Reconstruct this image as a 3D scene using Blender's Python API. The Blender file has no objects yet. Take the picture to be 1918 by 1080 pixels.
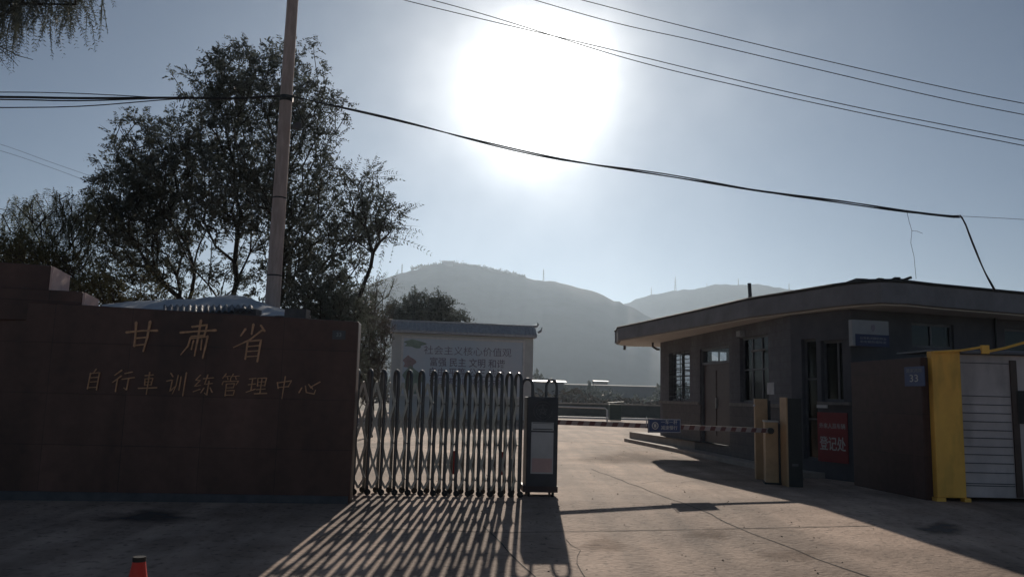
import bpy, bmesh, math, random
import numpy as np
from mathutils import Vector, Matrix
R = math.radians
sc = bpy.context.scene
C = sc.collection

# ------------------------------------------------------------------ camera
F = 1500.0; HC = 1.3; PITCH = math.atan(202/1500); ROLL = R(1.5)
cam = bpy.data.cameras.new('camera'); co = bpy.data.objects.new('camera', cam); C.objects.link(co)
cam.sensor_width = 36; cam.lens = F/1918*36; cam.clip_start = .05; cam.clip_end = 12000
CM = Matrix.Rotation(math.pi/2+PITCH, 3, 'X') @ Matrix.Rotation(ROLL, 3, 'Z')
co.matrix_world = Matrix.Translation((0, 0, HC)) @ CM.to_4x4()
sc.camera = co
def ray(px, py): return CM @ Vector(((px-959)/F, -(py-540)/F, -1))
def P(px, py, D): r = ray(px, py); return Vector((0, 0, HC)) + r*(D/r.y)
def G(px, py, z=0.): r = ray(px, py); return Vector((0, 0, HC)) + r*((z-HC)/r.z)
RAMP = .045; RY = 10.5
def gz(y): return 0. if y > RY else -RAMP*(RY-max(y, -6))
def GR(px, py):
    r = ray(px, py); t = (HC+RAMP*RY)/(RAMP*r.y-r.z); p = Vector((0, 0, HC))+r*t
    return p if p.y < RY else G(px, py)
def PL(px, py, p0, d):
    """point of the ray on the vertical plane through p0 with horizontal direction d"""
    r = ray(px, py); n = (d[1], -d[0]); t = (p0[0]*n[0]+p0[1]*n[1])/(r.x*n[0]+r.y*n[1])
    return Vector((0, 0, HC))+r*t

# ------------------------------------------------------------------ light
SUN = ray(1003, 157).normalized(); EL = math.asin(SUN.z); AZ = math.atan2(SUN.x, SUN.y)
sd = bpy.data.lights.new('sun', 'SUN'); so = bpy.data.objects.new('sun', sd); C.objects.link(so)
sd.energy = 5.0; sd.angle = R(.5); sd.color = (1, .9, .78)
so.rotation_euler = SUN.to_track_quat('Z', 'Y').to_euler()
w = bpy.data.worlds.new('World'); sc.world = w; w.use_nodes = True
nt = w.node_tree; nt.nodes.clear()
def N(nt, t, **k):
    n = nt.nodes.new(t)
    for a, b in k.items():
        if hasattr(n, a) and not a.startswith('i_'): setattr(n, a, b)
        else: n.inputs[a[2:].replace('_', ' ')].default_value = b
    return n
sky = N(nt, 'ShaderNodeTexSky', sky_type='NISHITA', sun_disc=False, sun_elevation=EL, sun_rotation=AZ, altitude=1500, air_density=.8, dust_density=.1, ozone_density=.6)
bg = N(nt, 'ShaderNodeBackground'); bg.inputs['Strength'].default_value = .05
nt.links.new(sky.outputs[0], bg.inputs[0])
# the sun's own aureole, a fixed direction of the sky
tc = N(nt, 'ShaderNodeTexCoord'); dp = N(nt, 'ShaderNodeVectorMath', operation='DOT_PRODUCT'); dp.inputs[1].default_value = SUN
nrm = N(nt, 'ShaderNodeVectorMath', operation='NORMALIZE'); nt.links.new(tc.outputs['Generated'], nrm.inputs[0]); nt.links.new(nrm.outputs[0], dp.inputs[0])
ac = N(nt, 'ShaderNodeMath', operation='ARCCOSINE'); nt.links.new(dp.outputs['Value'], ac.inputs[0])
# thin uneven veil round the sun: the aureole's radius wanders a little with direction
nz = N(nt, 'ShaderNodeTexNoise'); nz.inputs['Scale'].default_value = 7; nz.inputs['Detail'].default_value = 3; nt.links.new(nrm.outputs[0], nz.inputs['Vector'])
nm = N(nt, 'ShaderNodeMapRange'); nm.inputs['From Min'].default_value = .3; nm.inputs['From Max'].default_value = .7; nm.inputs['To Min'].default_value = .86; nm.inputs['To Max'].default_value = 1.14; nt.links.new(nz.outputs['Fac'], nm.inputs[0])
am = N(nt, 'ShaderNodeMath', operation='MULTIPLY'); nt.links.new(ac.outputs[0], am.inputs[0]); nt.links.new(nm.outputs[0], am.inputs[1]); ac = am
def expo(scale, amp, power=1.):
    a = N(nt, 'ShaderNodeMath', operation='DIVIDE'); a.inputs[1].default_value = R(scale); nt.links.new(ac.outputs[0], a.inputs[0])
    p = N(nt, 'ShaderNodeMath', operation='POWER'); p.inputs[1].default_value = power; nt.links.new(a.outputs[0], p.inputs[0])
    b = N(nt, 'ShaderNodeMath', operation='MULTIPLY'); b.inputs[1].default_value = -1; nt.links.new(p.outputs[0], b.inputs[0])
    c = N(nt, 'ShaderNodeMath', operation='EXPONENT'); nt.links.new(b.outputs[0], c.inputs[0])
    d = N(nt, 'ShaderNodeMath', operation='MULTIPLY'); d.inputs[1].default_value = amp; nt.links.new(c.outputs[0], d.inputs[0]); return d
g1 = expo(2.6, 6.0, 1.5); g2 = expo(4.3, 2.35, 1.)
ga = N(nt, 'ShaderNodeMath', operation='ADD'); nt.links.new(g1.outputs[0], ga.inputs[0]); nt.links.new(g2.outputs[0], ga.inputs[1])
bg2 = N(nt, 'ShaderNodeBackground'); bg2.inputs[0].default_value = (1, .965, .90, 1); nt.links.new(ga.outputs[0], bg2.inputs[1])
ad = N(nt, 'ShaderNodeAddShader'); nt.links.new(bg.outputs[0], ad.inputs[0]); nt.links.new(bg2.outputs[0], ad.inputs[1])
wo = N(nt, 'ShaderNodeOutputWorld'); nt.links.new(ad.outputs[0], wo.inputs[0])
sc.view_settings.view_transform = 'Standard'; sc.view_settings.look = 'None'; sc.view_settings.gamma = 1
sc.view_settings.exposure = -.33
sc.cycles.max_bounces = 6; sc.cycles.volume_bounces = 0; sc.cycles.transparent_max_bounces = 16
sc.cycles.use_denoising = True

# ------------------------------------------------------------------ materials
def mat(name, col, rough=.8, metal=0., var=.25, scale=6., bump=.0, bscale=None, spec=.5, col2=None, stretch=None, big=None):
    """principled with noise variation between col*(1-var) and col*(1+var), or col and col2"""
    m = bpy.data.materials.new(name); m.use_nodes = True; t = m.node_tree; b = t.nodes['Principled BSDF']
    b.inputs['Roughness'].default_value = rough; b.inputs['Metallic'].default_value = metal; b.inputs['Specular IOR Level'].default_value = spec
    tc = t.nodes.new('ShaderNodeTexCoord'); src = tc.outputs['Object']
    if stretch:
        mp = t.nodes.new('ShaderNodeMapping'); mp.inputs['Scale'].default_value = stretch; t.links.new(src, mp.inputs[0]); src = mp.outputs[0]
    n = t.nodes.new('ShaderNodeTexNoise'); n.inputs['Scale'].default_value = scale; n.inputs['Detail'].default_value = 8; n.inputs['Roughness'].default_value = .65
    t.links.new(src, n.inputs['Vector'])
    r = t.nodes.new('ShaderNodeValToRGB'); r.color_ramp.elements[0].position = .3; r.color_ramp.elements[1].position = .7
    a = [c*(1-var) for c in col]; d = [min(1, c*(1+var)) for c in col]
    if col2: a, d = col, col2
    r.color_ramp.elements[0].color = (*a, 1); r.color_ramp.elements[1].color = (*d, 1)
    t.links.new(n.outputs['Fac'], r.inputs[0]); out = r.outputs[0]
    if big:
        n2 = t.nodes.new('ShaderNodeTexNoise'); n2.inputs['Scale'].default_value = big[0]; n2.inputs['Detail'].default_value = 4
        t.links.new(src, n2.inputs['Vector'])
        mr = t.nodes.new('ShaderNodeMapRange'); mr.inputs['From Min'].default_value = .35; mr.inputs['From Max'].default_value = .65
        mr.inputs['To Min'].default_value = big[1]; mr.inputs['To Max'].default_value = big[2]; t.links.new(n2.outputs['Fac'], mr.inputs[0])
        mx = t.nodes.new('ShaderNodeMixRGB'); mx.blend_type = 'MULTIPLY'; mx.inputs[0].default_value = 1
        t.links.new(out, mx.inputs[1]); t.links.new(mr.outputs[0], mx.inputs[2]); out = mx.outputs[0]
    t.links.new(out, b.inputs['Base Color'])
    if bump:
        n3 = t.nodes.new('ShaderNodeTexNoise'); n3.inputs['Scale'].default_value = bscale or scale*4; n3.inputs['Detail'].default_value = 8
        t.links.new(src, n3.inputs['Vector'])
        bp = t.nodes.new('ShaderNodeBump'); bp.inputs['Strength'].default_value = bump; bp.inputs['Distance'].default_value = .02
        t.links.new(n3.outputs['Fac'], bp.inputs['Height']); t.links.new(bp.outputs[0], b.inputs['Normal'])
    return m
def brick_mat(name, col, col2, mortar, bw, bh, rough=.6, scale=1., mort=.01, axis='xz', spec=.5, off=.5):
    m = mat(name, col, rough, spec=spec); t = m.node_tree; b = t.nodes['Principled BSDF']
    tc = t.nodes.new('ShaderNodeTexCoord'); sp = t.nodes.new('ShaderNodeSeparateXYZ'); cb = t.nodes.new('ShaderNodeCombineXYZ')
    t.links.new(tc.outputs['Object'], sp.inputs[0])
    t.links.new(sp.outputs['XYZ'.index(axis[0].upper())], cb.inputs[0]); t.links.new(sp.outputs['XYZ'.index(axis[1].upper())], cb.inputs[1])
    br = t.nodes.new('ShaderNodeTexBrick'); br.inputs['Color1'].default_value = (*col, 1); br.inputs['Color2'].default_value = (*col2, 1)
    br.inputs['Mortar'].default_value = (*mortar, 1); br.inputs['Scale'].default_value = scale; br.inputs['Mortar Size'].default_value = mort
    br.inputs['Brick Width'].default_value = bw; br.inputs['Row Height'].default_value = bh; br.offset = off
    t.links.new(cb.outputs[0], br.inputs[0])
    n = t.nodes.new('ShaderNodeTexNoise'); n.inputs['Scale'].default_value = 9; n.inputs['Detail'].default_value = 8; t.links.new(tc.outputs['Object'], n.inputs['Vector'])
    mr = t.nodes.new('ShaderNodeMapRange'); mr.inputs['To Min'].default_value = .6; mr.inputs['To Max'].default_value = 1.4; t.links.new(n.outputs['Fac'], mr.inputs[0])
    mx = t.nodes.new('ShaderNodeMixRGB'); mx.blend_type = 'MULTIPLY'; mx.inputs[0].default_value = 1
    t.links.new(br.outputs[0], mx.inputs[1]); t.links.new(mr.outputs[0], mx.inputs[2]); t.links.new(mx.outputs[0], b.inputs['Base Color'])
    bp = t.nodes.new('ShaderNodeBump'); bp.inputs['Strength'].default_value = .4; bp.inputs['Distance'].default_value = .01; bp.invert = True
    t.links.new(br.outputs['Fac'], bp.inputs['Height']); t.links.new(bp.outputs[0], b.inputs['Normal'])
    return m
def leaf_mat(name, col, trans=.3, var=.5):
    m = bpy.data.materials.new(name); m.use_nodes = True; t = m.node_tree; t.nodes.clear()
    tc = t.nodes.new('ShaderNodeTexCoord'); n = t.nodes.new('ShaderNodeTexNoise'); n.inputs['Scale'].default_value = 1.7; n.inputs['Detail'].default_value = 6
    t.links.new(tc.outputs['Object'], n.inputs['Vector'])
    r = t.nodes.new('ShaderNodeValToRGB'); r.color_ramp.elements[0].position = .35; r.color_ramp.elements[1].position = .68
    r.color_ramp.elements[0].color = (*[c*(1-var) for c in col], 1); r.color_ramp.elements[1].color = (*[c*(1+var) for c in col], 1)
    t.links.new(n.outputs['Fac'], r.inputs[0])
    d = t.nodes.new('ShaderNodeBsdfDiffuse'); s = t.nodes.new('ShaderNodeBsdfTranslucent'); g = t.nodes.new('ShaderNodeBsdfGlossy'); g.inputs['Roughness'].default_value = .45
    mx = t.nodes.new('ShaderNodeMixShader'); mx.inputs[0].default_value = trans; m2 = t.nodes.new('ShaderNodeMixShader'); m2.inputs[0].default_value = .04
    o = t.nodes.new('ShaderNodeOutputMaterial')
    t.links.new(r.outputs[0], d.inputs[0]); t.links.new(r.outputs[0], s.inputs[0]); t.links.new(d.outputs[0], mx.inputs[1]); t.links.new(s.outputs[0], mx.inputs[2])
    t.links.new(mx.outputs[0], m2.inputs[1]); t.links.new(g.outputs[0], m2.inputs[2]); t.links.new(m2.outputs[0], o.inputs[0])
    return m
def glass_mat(name, tint=(.5, .55, .6), gloss=.15, rough=.05):
    m = bpy.data.materials.new(name); m.use_nodes = True; t = m.node_tree; t.nodes.clear()
    a = t.nodes.new('ShaderNodeBsdfTransparent'); a.inputs[0].default_value = (*tint, 1)
    g = t.nodes.new('ShaderNodeBsdfGlossy'); g.inputs['Roughness'].default_value = rough
    mx = t.nodes.new('ShaderNodeMixShader'); mx.inputs[0].default_value = gloss; o = t.nodes.new('ShaderNodeOutputMaterial')
    t.links.new(a.outputs[0], mx.inputs[1]); t.links.new(g.outputs[0], mx.inputs[2]); t.links.new(mx.outputs[0], o.inputs[0]); return m

M = {}
M['concrete'] = mat('concrete_paving', (.36, .25, .185), .88, col2=(.60, .44, .335), scale=1.6, bump=.6, bscale=19, big=(.35, .66, 1.15), spec=.3)
def layer(m, kind, scale, lo, hi, a, b, stretch=(1, 1, 1), detail=6):
    t = m.node_tree; bs = t.nodes['Principled BSDF']; src = bs.inputs['Base Color'].links[0].from_socket
    tc = t.nodes.new('ShaderNodeTexCoord'); mp = t.nodes.new('ShaderNodeMapping'); mp.inputs['Scale'].default_value = stretch; t.links.new(tc.outputs['Object'], mp.inputs[0])
    if kind == 'noise': n = t.nodes.new('ShaderNodeTexNoise'); n.inputs['Detail'].default_value = detail; o = n.outputs['Fac']
    else: n = t.nodes.new('ShaderNodeTexVoronoi'); o = n.outputs['Distance']
    n.inputs['Scale'].default_value = scale; t.links.new(mp.outputs[0], n.inputs['Vector'])
    r = t.nodes.new('ShaderNodeMapRange'); r.inputs['From Min'].default_value = lo; r.inputs['From Max'].default_value = hi; r.inputs['To Min'].default_value = a; r.inputs['To Max'].default_value = b; t.links.new(o, r.inputs[0])
    x = t.nodes.new('ShaderNodeMixRGB'); x.blend_type = 'MULTIPLY'; x.inputs[0].default_value = 1; t.links.new(src, x.inputs[1]); t.links.new(r.outputs[0], x.inputs[2]); t.links.new(x.outputs[0], bs.inputs['Base Color'])
layer(M['concrete'], 'noise', 14, .30, .44, .55, 1., detail=3)                 # pits and grit
layer(M['concrete'], 'noise', 1.1, .40, .60, .78, 1.08, stretch=(2.2, .16, 1))   # tyre tracks along the lane
layer(M['concrete'], 'noise', .22, .36, .48, .72, 1., detail=9)                # big worn patches
M['earth'] = mat('earth', (.16, .14, .10), .95, scale=.05, var=.35)
M['joint'] = mat('joint_dark', (.05, .045, .04), .95)
M['stain'] = mat('damp_stain', (.10, .09, .085), .6, var=.3, scale=3)
_t = M['stain'].node_tree; _at = _t.nodes.new('ShaderNodeAttribute'); _at.attribute_name = 'fade'; _no = _t.nodes.new('ShaderNodeTexNoise'); _no.inputs['Scale'].default_value = 5; _ad = _t.nodes.new('ShaderNodeMath'); _ad.operation = 'MULTIPLY_ADD'; _ad.inputs[1].default_value = 1.6; _tc = _t.nodes.new('ShaderNodeTexCoord'); _t.links.new(_tc.outputs['Object'], _no.inputs[0]); _sb = _t.nodes.new('ShaderNodeMath'); _sb.operation = 'SUBTRACT'; _sb.inputs[1].default_value = .75; _t.links.new(_no.outputs[0], _sb.inputs[0]); _t.links.new(_at.outputs['Fac'], _ad.inputs[0]); _t.links.new(_sb.outputs[0], _ad.inputs[2]); _cl = _t.nodes.new('ShaderNodeMath'); _cl.operation = 'MULTIPLY'; _cl.use_clamp = True; _cl.inputs[1].default_value = .8; _t.links.new(_ad.outputs[0], _cl.inputs[0]); _t.links.new(_cl.outputs[0], _t.nodes['Principled BSDF'].inputs['Alpha'])
M['worn'] = M['stain'].copy(); M['worn'].node_tree.nodes['Principled BSDF'].inputs['Roughness'].default_value = 1; M['worn'].node_tree.nodes['Principled BSDF'].inputs['Specular IOR Level'].default_value = 0
[setattr(n.inputs[1], 'default_value', .28) for n in M['worn'].node_tree.nodes if n.type == 'MATH' and n.operation == 'MULTIPLY']
M['worn'].node_tree.nodes['Color Ramp'].color_ramp.elements[0].color = (.17, .13, .10, 1); M['worn'].node_tree.nodes['Color Ramp'].color_ramp.elements[1].color = (.24, .19, .15, 1)
M['hill'] = mat('hill_soil', (.035, .042, .045), .95, scale=.02, var=.4)
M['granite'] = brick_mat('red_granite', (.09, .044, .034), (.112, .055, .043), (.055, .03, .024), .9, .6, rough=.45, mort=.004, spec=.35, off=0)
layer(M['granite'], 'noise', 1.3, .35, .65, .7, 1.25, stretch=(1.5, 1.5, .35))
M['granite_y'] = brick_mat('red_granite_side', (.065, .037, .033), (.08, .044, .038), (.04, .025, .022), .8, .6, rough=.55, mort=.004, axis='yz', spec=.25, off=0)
M['gold'] = mat('gilt_letters', (.60, .33, .18), .6, var=.3, scale=20)
M['pink'] = mat('sunlit_end_pink', (.72, .5, .45), .8, var=.12, scale=5)  # sunlight on the block ends, put into the colour
M['tin'] = mat('painted_tin', (.16, .17, .19), .6, var=.2, scale=3)
M['tarp'] = mat('white_tarpaulin', (.5, .52, .55), .6, var=.15, scale=3, bump=.6, bscale=4)
M['block'] = mat('grey_block', (.09, .09, .095), .9)
M['pole'] = mat('pole_concrete', (.43, .34, .305), .85, var=.25, scale=5, bump=.4, stretch=(3, 3, .5))
M['cable'] = mat('black_cable', (.012, .012, .014), .6)
M['steel'] = mat('gate_steel', (.42, .41, .38), .4, metal=.45, var=.2, scale=10)
M['postm'] = mat('gate_post_steel', (.10, .105, .11), .45, metal=.7, var=.2, scale=8)
M['boxm'] = mat('gate_box_metal', (.045, .048, .055), .5, metal=.3, var=.2)
M['boxred'] = mat('gate_box_base', (.05, .03, .028), .6, var=.2)
M['panel'] = mat('acrylic_panel', (.42, .42, .42), .35, var=.12, scale=4)
M['panel_red'] = mat('acrylic_panel_red', (.46, .31, .29), .35, var=.12, scale=4)
M['rubber'] = mat('rubber', (.02, .02, .02), .8)
M['board_wall'] = mat('board_plaster', (.5, .5, .48), .85, var=.1, scale=1.5)
M['board_trim'] = mat('board_trim', (.62, .6, .58), .8, var=.1)
M['board_print'] = mat('board_print', (.46, .54, .62), .5, col2=(.60, .60, .62), scale=.35)
M['print_green'] = mat('print_green', (.22, .28, .22), .6, var=.3, scale=2)
M['print_red'] = mat('print_red', (.32, .22, .22), .6, var=.3, scale=2)
M['ink'] = mat('ink_red_brown', (.22, .19, .23), .6)
M['tile_roof'] = mat('grey_roof_tile', (.36, .36, .38), .55, var=.2, scale=6)
M['fascia'] = mat('roof_fascia', (.19, .188, .20), .8, var=.2, scale=2, bump=.3)
M['soffit'] = mat('soffit', (.62, .62, .60), .85, var=.08, scale=2)
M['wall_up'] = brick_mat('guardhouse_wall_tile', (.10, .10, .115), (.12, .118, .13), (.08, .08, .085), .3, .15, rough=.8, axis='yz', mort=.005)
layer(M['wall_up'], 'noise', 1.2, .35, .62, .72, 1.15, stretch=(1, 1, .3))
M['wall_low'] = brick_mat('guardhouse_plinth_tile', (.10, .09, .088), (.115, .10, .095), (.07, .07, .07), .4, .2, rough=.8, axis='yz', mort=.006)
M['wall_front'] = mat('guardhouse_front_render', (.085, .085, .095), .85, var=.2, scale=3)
M['interior'] = mat('interior', (.10, .10, .10), .9)
M['sill'] = mat('stone_sill', (.17, .15, .14), .7)
M['frame'] = mat('window_frame', (.12, .12, .13), .5, metal=.3)
M['glass'] = glass_mat('window_glass', (.93, .95, .97), .04)
M['glassd'] = glass_mat('dark_glass', (.35, .38, .42), .05, .05)
M['doorm'] = mat('brown_door', (.07, .04, .032), .5, var=.2)
M['step'] = mat('step_stone', (.33, .28, .24), .8, var=.2, scale=3, bump=.2)
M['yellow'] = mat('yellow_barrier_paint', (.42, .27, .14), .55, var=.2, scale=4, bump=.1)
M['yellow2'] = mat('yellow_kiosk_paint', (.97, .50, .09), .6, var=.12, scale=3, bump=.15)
layer(M['yellow2'], 'noise', 3, .36, .5, .72, 1., stretch=(1, 1, .3))
M['black'] = mat('black_metal', (.02, .021, .022), .5, metal=.3)
M['white'] = mat('white_paint', (.55, .55, .55), .6, var=.08)
M['armred'] = mat('red_tape', (.15, .06, .055), .6, var=.1)
M['armwhite'] = mat('arm_white', (.36, .30, .28), .6, var=.1)
M['blue'] = mat('blue_plate', (.04, .065, .16), .5, var=.15)
M['bluedk'] = mat('blue_band', (.022, .03, .09), .5, var=.15)
M['red'] = mat('red_banner', (.22, .018, .022), .6, var=.12)
M['signwhite'] = mat('sign_white', (.28, .29, .30), .6, var=.08)
M['letter'] = mat('white_letters', (.55, .53, .5), .6, var=.05)
M['corr'] = mat('grey_shutter', (.52, .45, .43), .6, metal=.0, var=.15, scale=2)
layer(M['corr'], 'noise', 2.5, .36, .55, .75, 1.05, stretch=(1, 1, .3))
M['slot'] = mat('shutter_groove', (.10, .10, .11), .8)
M['cone'] = mat('cone_red', (.55, .03, .015), .5, var=.15)
M['green_bin'] = mat('bin_green', (.04, .06, .05), .6)
M['hedge'] = leaf_mat('hedge_leaf', (.05, .06, .03))
M['lowwall'] = mat('low_wall', (.09, .095, .085), .9, var=.3, scale=1)
M['farwall'] = mat('far_wall', (.17, .165, .175), .9, var=.2, scale=.1)
M['farroof'] = mat('far_metal_roof', (.5, .52, .55), .5, metal=.2, var=.05)
M['bark'] = mat('bark', (.035, .03, .026), .95, var=.3, scale=8)
M['leaf'] = leaf_mat('leaf_dark', (.075, .085, .07), .35)
M['leafw'] = leaf_mat('leaf_willow', (.12, .13, .08), .4)
M['leafo'] = leaf_mat('leaf_olive', (.085, .08, .035), .3)
M['leafd'] = leaf_mat('leaf_dry', (.085, .075, .065), .2)
M['tower'] = mat('tower_steel', (.12, .12, .13), .6)
M['paper'] = mat('paper', (.5, .5, .5), .8)

# ------------------------------------------------------------------ mesh helpers
WO = {}   # world origin of each object
class MB:
    def __init__(s): s.v = []; s.f = []
    def add(s, vs, fs):
        n = len(s.v); s.v += [tuple(v) for v in vs]; s.f += [tuple(i+n for i in f) for f in fs]; return s
    def obox(s, o, d, s0, s1, t0, t1, z0, z1):
        """box along horizontal unit direction d from o; t along the left-hand normal"""
        d = Vector((d[0], d[1], 0)).normalized(); n = Vector((-d.y, d.x, 0)); o = Vector((o[0], o[1], 0))
        vs = [o+d*a+n*b+Vector((0, 0, c)) for c in (z0, z1) for a, b in ((s0, t0), (s1, t0), (s1, t1), (s0, t1))]
        return s.add(vs, [(3, 2, 1, 0), (4, 5, 6, 7), (0, 1, 5, 4), (1, 2, 6, 5), (2, 3, 7, 6), (3, 0, 4, 7)])
    def box(s, x0, x1, y0, y1, z0, z1): return s.obox((0, 0), (1, 0), x0, x1, y0, y1, z0, z1)
    def prism(s, pts, z0, z1):
        n = len(pts); vs = [(p[0], p[1], z0) for p in pts]+[(p[0], p[1], z1) for p in pts]
        return s.add(vs, [tuple(range(n))[::-1], tuple(range(n, 2*n))]+[(i, (i+1) % n, n+(i+1) % n, n+i) for i in range(n)])
    def extr(s, pts, vec):
        n = len(pts); vec = Vector(vec); vs = [Vector(p) for p in pts]+[Vector(p)+vec for p in pts]
        return s.add(vs, [tuple(range(n))[::-1], tuple(range(n, 2*n))]+[(i, (i+1) % n, n+(i+1) % n, n+i) for i in range(n)])
    def tube(s, pts, r, n=8, caps=True):
        pts = [Vector(p) for p in pts]; rs = r if isinstance(r, (list, tuple)) else [r]*len(pts)
        base = len(s.v); up = None
        for i, p in enumerate(pts):
            d = (pts[min(i+1, len(pts)-1)]-pts[max(i-1, 0)]).normalized()
            if up is None: up = d.orthogonal().normalized()
            else:
                up = (up-d*up.dot(d))
                up = up.normalized() if up.length > 1e-6 else d.orthogonal().normalized()
            b = d.cross(up)
            for k in range(n):
                a = 2*math.pi*k/n; s.v.append(tuple(p+(up*math.cos(a)+b*math.sin(a))*rs[i]))
        for i in range(len(pts)-1):
            for k in range(n):
                a = base+i*n+k; b_ = base+i*n+(k+1) % n; s.f.append((a, b_, b_+n, a+n))
        if caps:
            s.f.append(tuple(base+k for k in range(n))[::-1]); s.f.append(tuple(base+(len(pts)-1)*n+k for k in range(n)))
        return s
    def bar(s, a, b, wdt, thk, nrm):
        a = Vector(a); b = Vector(b); d = (b-a).normalized(); nv = Vector(nrm).normalized(); sd_ = d.cross(nv).normalized()
        vs = [p+sd_*i*wdt/2+nv*j*thk/2 for p in (a, b) for i, j in ((-1, -1), (1, -1), (1, 1), (-1, 1))]
        return s.add(vs, [(3, 2, 1, 0), (4, 5, 6, 7), (0, 1, 5, 4), (1, 2, 6, 5), (2, 3, 7, 6), (3, 0, 4, 7)])
    def build(s, name, m, parent=None, smooth=False, bevel=0, **tags):
        o0 = Vector((0, 0, 0)); me = bpy.data.meshes.new(name)
        if parent: o0 = WO[parent.name]
        elif s.v:
            a = np.array(s.v); o0 = Vector(((a[:, 0].min()+a[:, 0].max())/2, (a[:, 1].min()+a[:, 1].max())/2, a[:, 2].min()))
            if tags.get('kind') == 'structure': o0 = Vector((0, 0, 0))
        me.from_pydata([(v[0]-o0.x, v[1]-o0.y, v[2]-o0.z) for v in s.v], [], s.f)
        bm = bmesh.new(); bm.from_mesh(me); bmesh.ops.recalc_face_normals(bm, faces=bm.faces) if len(s.f) < 20000 else None; bm.to_mesh(me); bm.free()
        me.materials.append(M[m]); me.update()
        o = bpy.data.objects.new(name, me); C.objects.link(o)
        if parent: o.parent = parent
        else: o.location = o0
        WO[o.name] = o0
        if smooth:
            for p in me.polygons: p.use_smooth = True
            if smooth != 'all':
                me.set_sharp_from_angle(angle=R(40))
        if bevel:
            b = o.modifiers.new('bevel', 'BEVEL'); b.width = bevel; b.segments = 2; b.limit_method = 'ANGLE'
        for k, v in tags.items(): o[k] = v
        return o
def thing(name, loc, label, category, group=None):
    o = bpy.data.objects.new(name, None); C.objects.link(o); o.location = loc; o.empty_display_size = .2
    o['label'] = label; o['category'] = category
    if group: o['group'] = group
    WO[o.name] = Vector(loc); return o
def tag(o, label, category, group=None):
    o['label'] = label; o['category'] = category
    if group: o['group'] = group
    return o
def copy_tree(o, parent=None):
    c = o.copy(); C.objects.link(c); WO[c.name] = WO[o.name].copy()
    if parent: c.parent = parent
    for ch in list(o.children): copy_tree(ch, c)
    return c
def text(name, body, size, m, parent, origin, xdir, up=(0, 0, 1), depth=.004, align='CENTER', fit=None, bold=0.):
    """flat raised lettering: mesh made from a font curve, lying in the plane xdir/up, facing -normal"""
    cu = bpy.data.curves.new('t', 'FONT'); cu.body = body; cu.size = size; cu.align_x = align; cu.align_y = 'CENTER'; cu.extrude = depth; cu.offset = bold; cu.resolution_u = 3
    to = bpy.data.objects.new('t', cu); C.objects.link(to); dg = bpy.context.evaluated_depsgraph_get(); dg.update()
    me = bpy.data.meshes.new_from_object(to.evaluated_get(dg)); bpy.data.objects.remove(to)
    x = Vector(xdir).normalized(); u = Vector(up).normalized(); n = x.cross(u)
    co_ = [v.co.copy() for v in me.vertices]; k = 1.
    if fit and co_:
        wd = max(c.x for c in co_)-min(c.x for c in co_); k = fit/wd if wd else 1
        cx = (max(c.x for c in co_)+min(c.x for c in co_))/2
    else: cx = 0
    o0 = WO[parent.name]
    for v, c in zip(me.vertices, co_): v.co = Vector(origin)+x*((c.x-cx)*k)+u*c.y*(1 if not fit else 1)+n*c.z-o0
    me.materials.clear(); me.materials.append(M[m]); o = bpy.data.objects.new(name, me); C.objects.link(o); o.parent = parent; WO[o.name] = o0
    return o

rng = np.random.default_rng(7); random.seed(7)

# ------------------------------------------------------------------ ground
g = MB(); xs = np.concatenate([np.linspace(-3000, -60, 8), np.linspace(60, 3000, 8)]); ys = [-250, -60, -6, RY, 60, 300, 800, 1600, 3000]
for y in ys: g.v += [(float(x), y, (gz(y) if y >= -6 else gz(-6))-.02) for x in xs]
nx = len(xs)
for j in range(len(ys)-1): g.f += [(j*nx+i, j*nx+i+1, (j+1)*nx+i+1, (j+1)*nx+i) for i in range(nx-1)]
g.build('ground', 'earth', kind='structure')
c = MB(); xs = np.linspace(-26, 26, 27); ys = [-40, -20, -6]+list(np.linspace(-2, RY, 6))+[14, 20, 30, 40, 50, 60]
for y in ys: c.v += [(float(x), y, gz(y) if y >= -6 else gz(-6)) for x in xs]
nx = len(xs)
for j in range(len(ys)-1): c.f += [(j*nx+i, j*nx+i+1, (j+1)*nx+i+1, (j+1)*nx+i) for i in range(nx-1)]
c.build('concrete_driveway', 'concrete', kind='structure')
def strip(name, pix, wd, m='joint', dz=.004, jit=.0):
    pts = [GR(*p) for p in pix]; out = []
    for a, b in zip(pts, pts[1:]):
        n = max(2, int((b-a).length/.25))
        out += [a.lerp(b, i/n) for i in range(n)]
    out.append(pts[-1]); s = MB(); k = len(out)
    for i, p in enumerate(out):
        d = (out[min(i+1, k-1)]-out[max(i-1, 0)]).normalized(); nn = Vector((-d.y, d.x, 0)); j = random.uniform(-jit, jit); ww = wd*random.uniform(.6, 1.3)/2
        for sg in (-1, 1):
            q = p+nn*(j+sg*ww); s.v.append((q.x, q.y, gz(q.y)+dz))
    s.f = [(2*i, 2*i+1, 2*i+3, 2*i+2) for i in range(k-1)]
    return s.build(name, m, kind='structure')
strip('pavement_joint', [(560, 985), (960, 997), (1300, 991), (1640, 984)], .018, jit=.004)
strip('pavement_crack', [(1105, 877), (1180, 905), (1260, 935), (1330, 962), (1380, 988), (1450, 1013), (1530, 1045), (1640, 1085)], .016, jit=.02)
strip('pavement_crack', [(905, 985), (950, 1030), (1010, 1085)], .014, jit=.015)
strip('pavement_joint', [(1046, 826), (1110, 828), (1180, 833)], .06, jit=.01)
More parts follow.
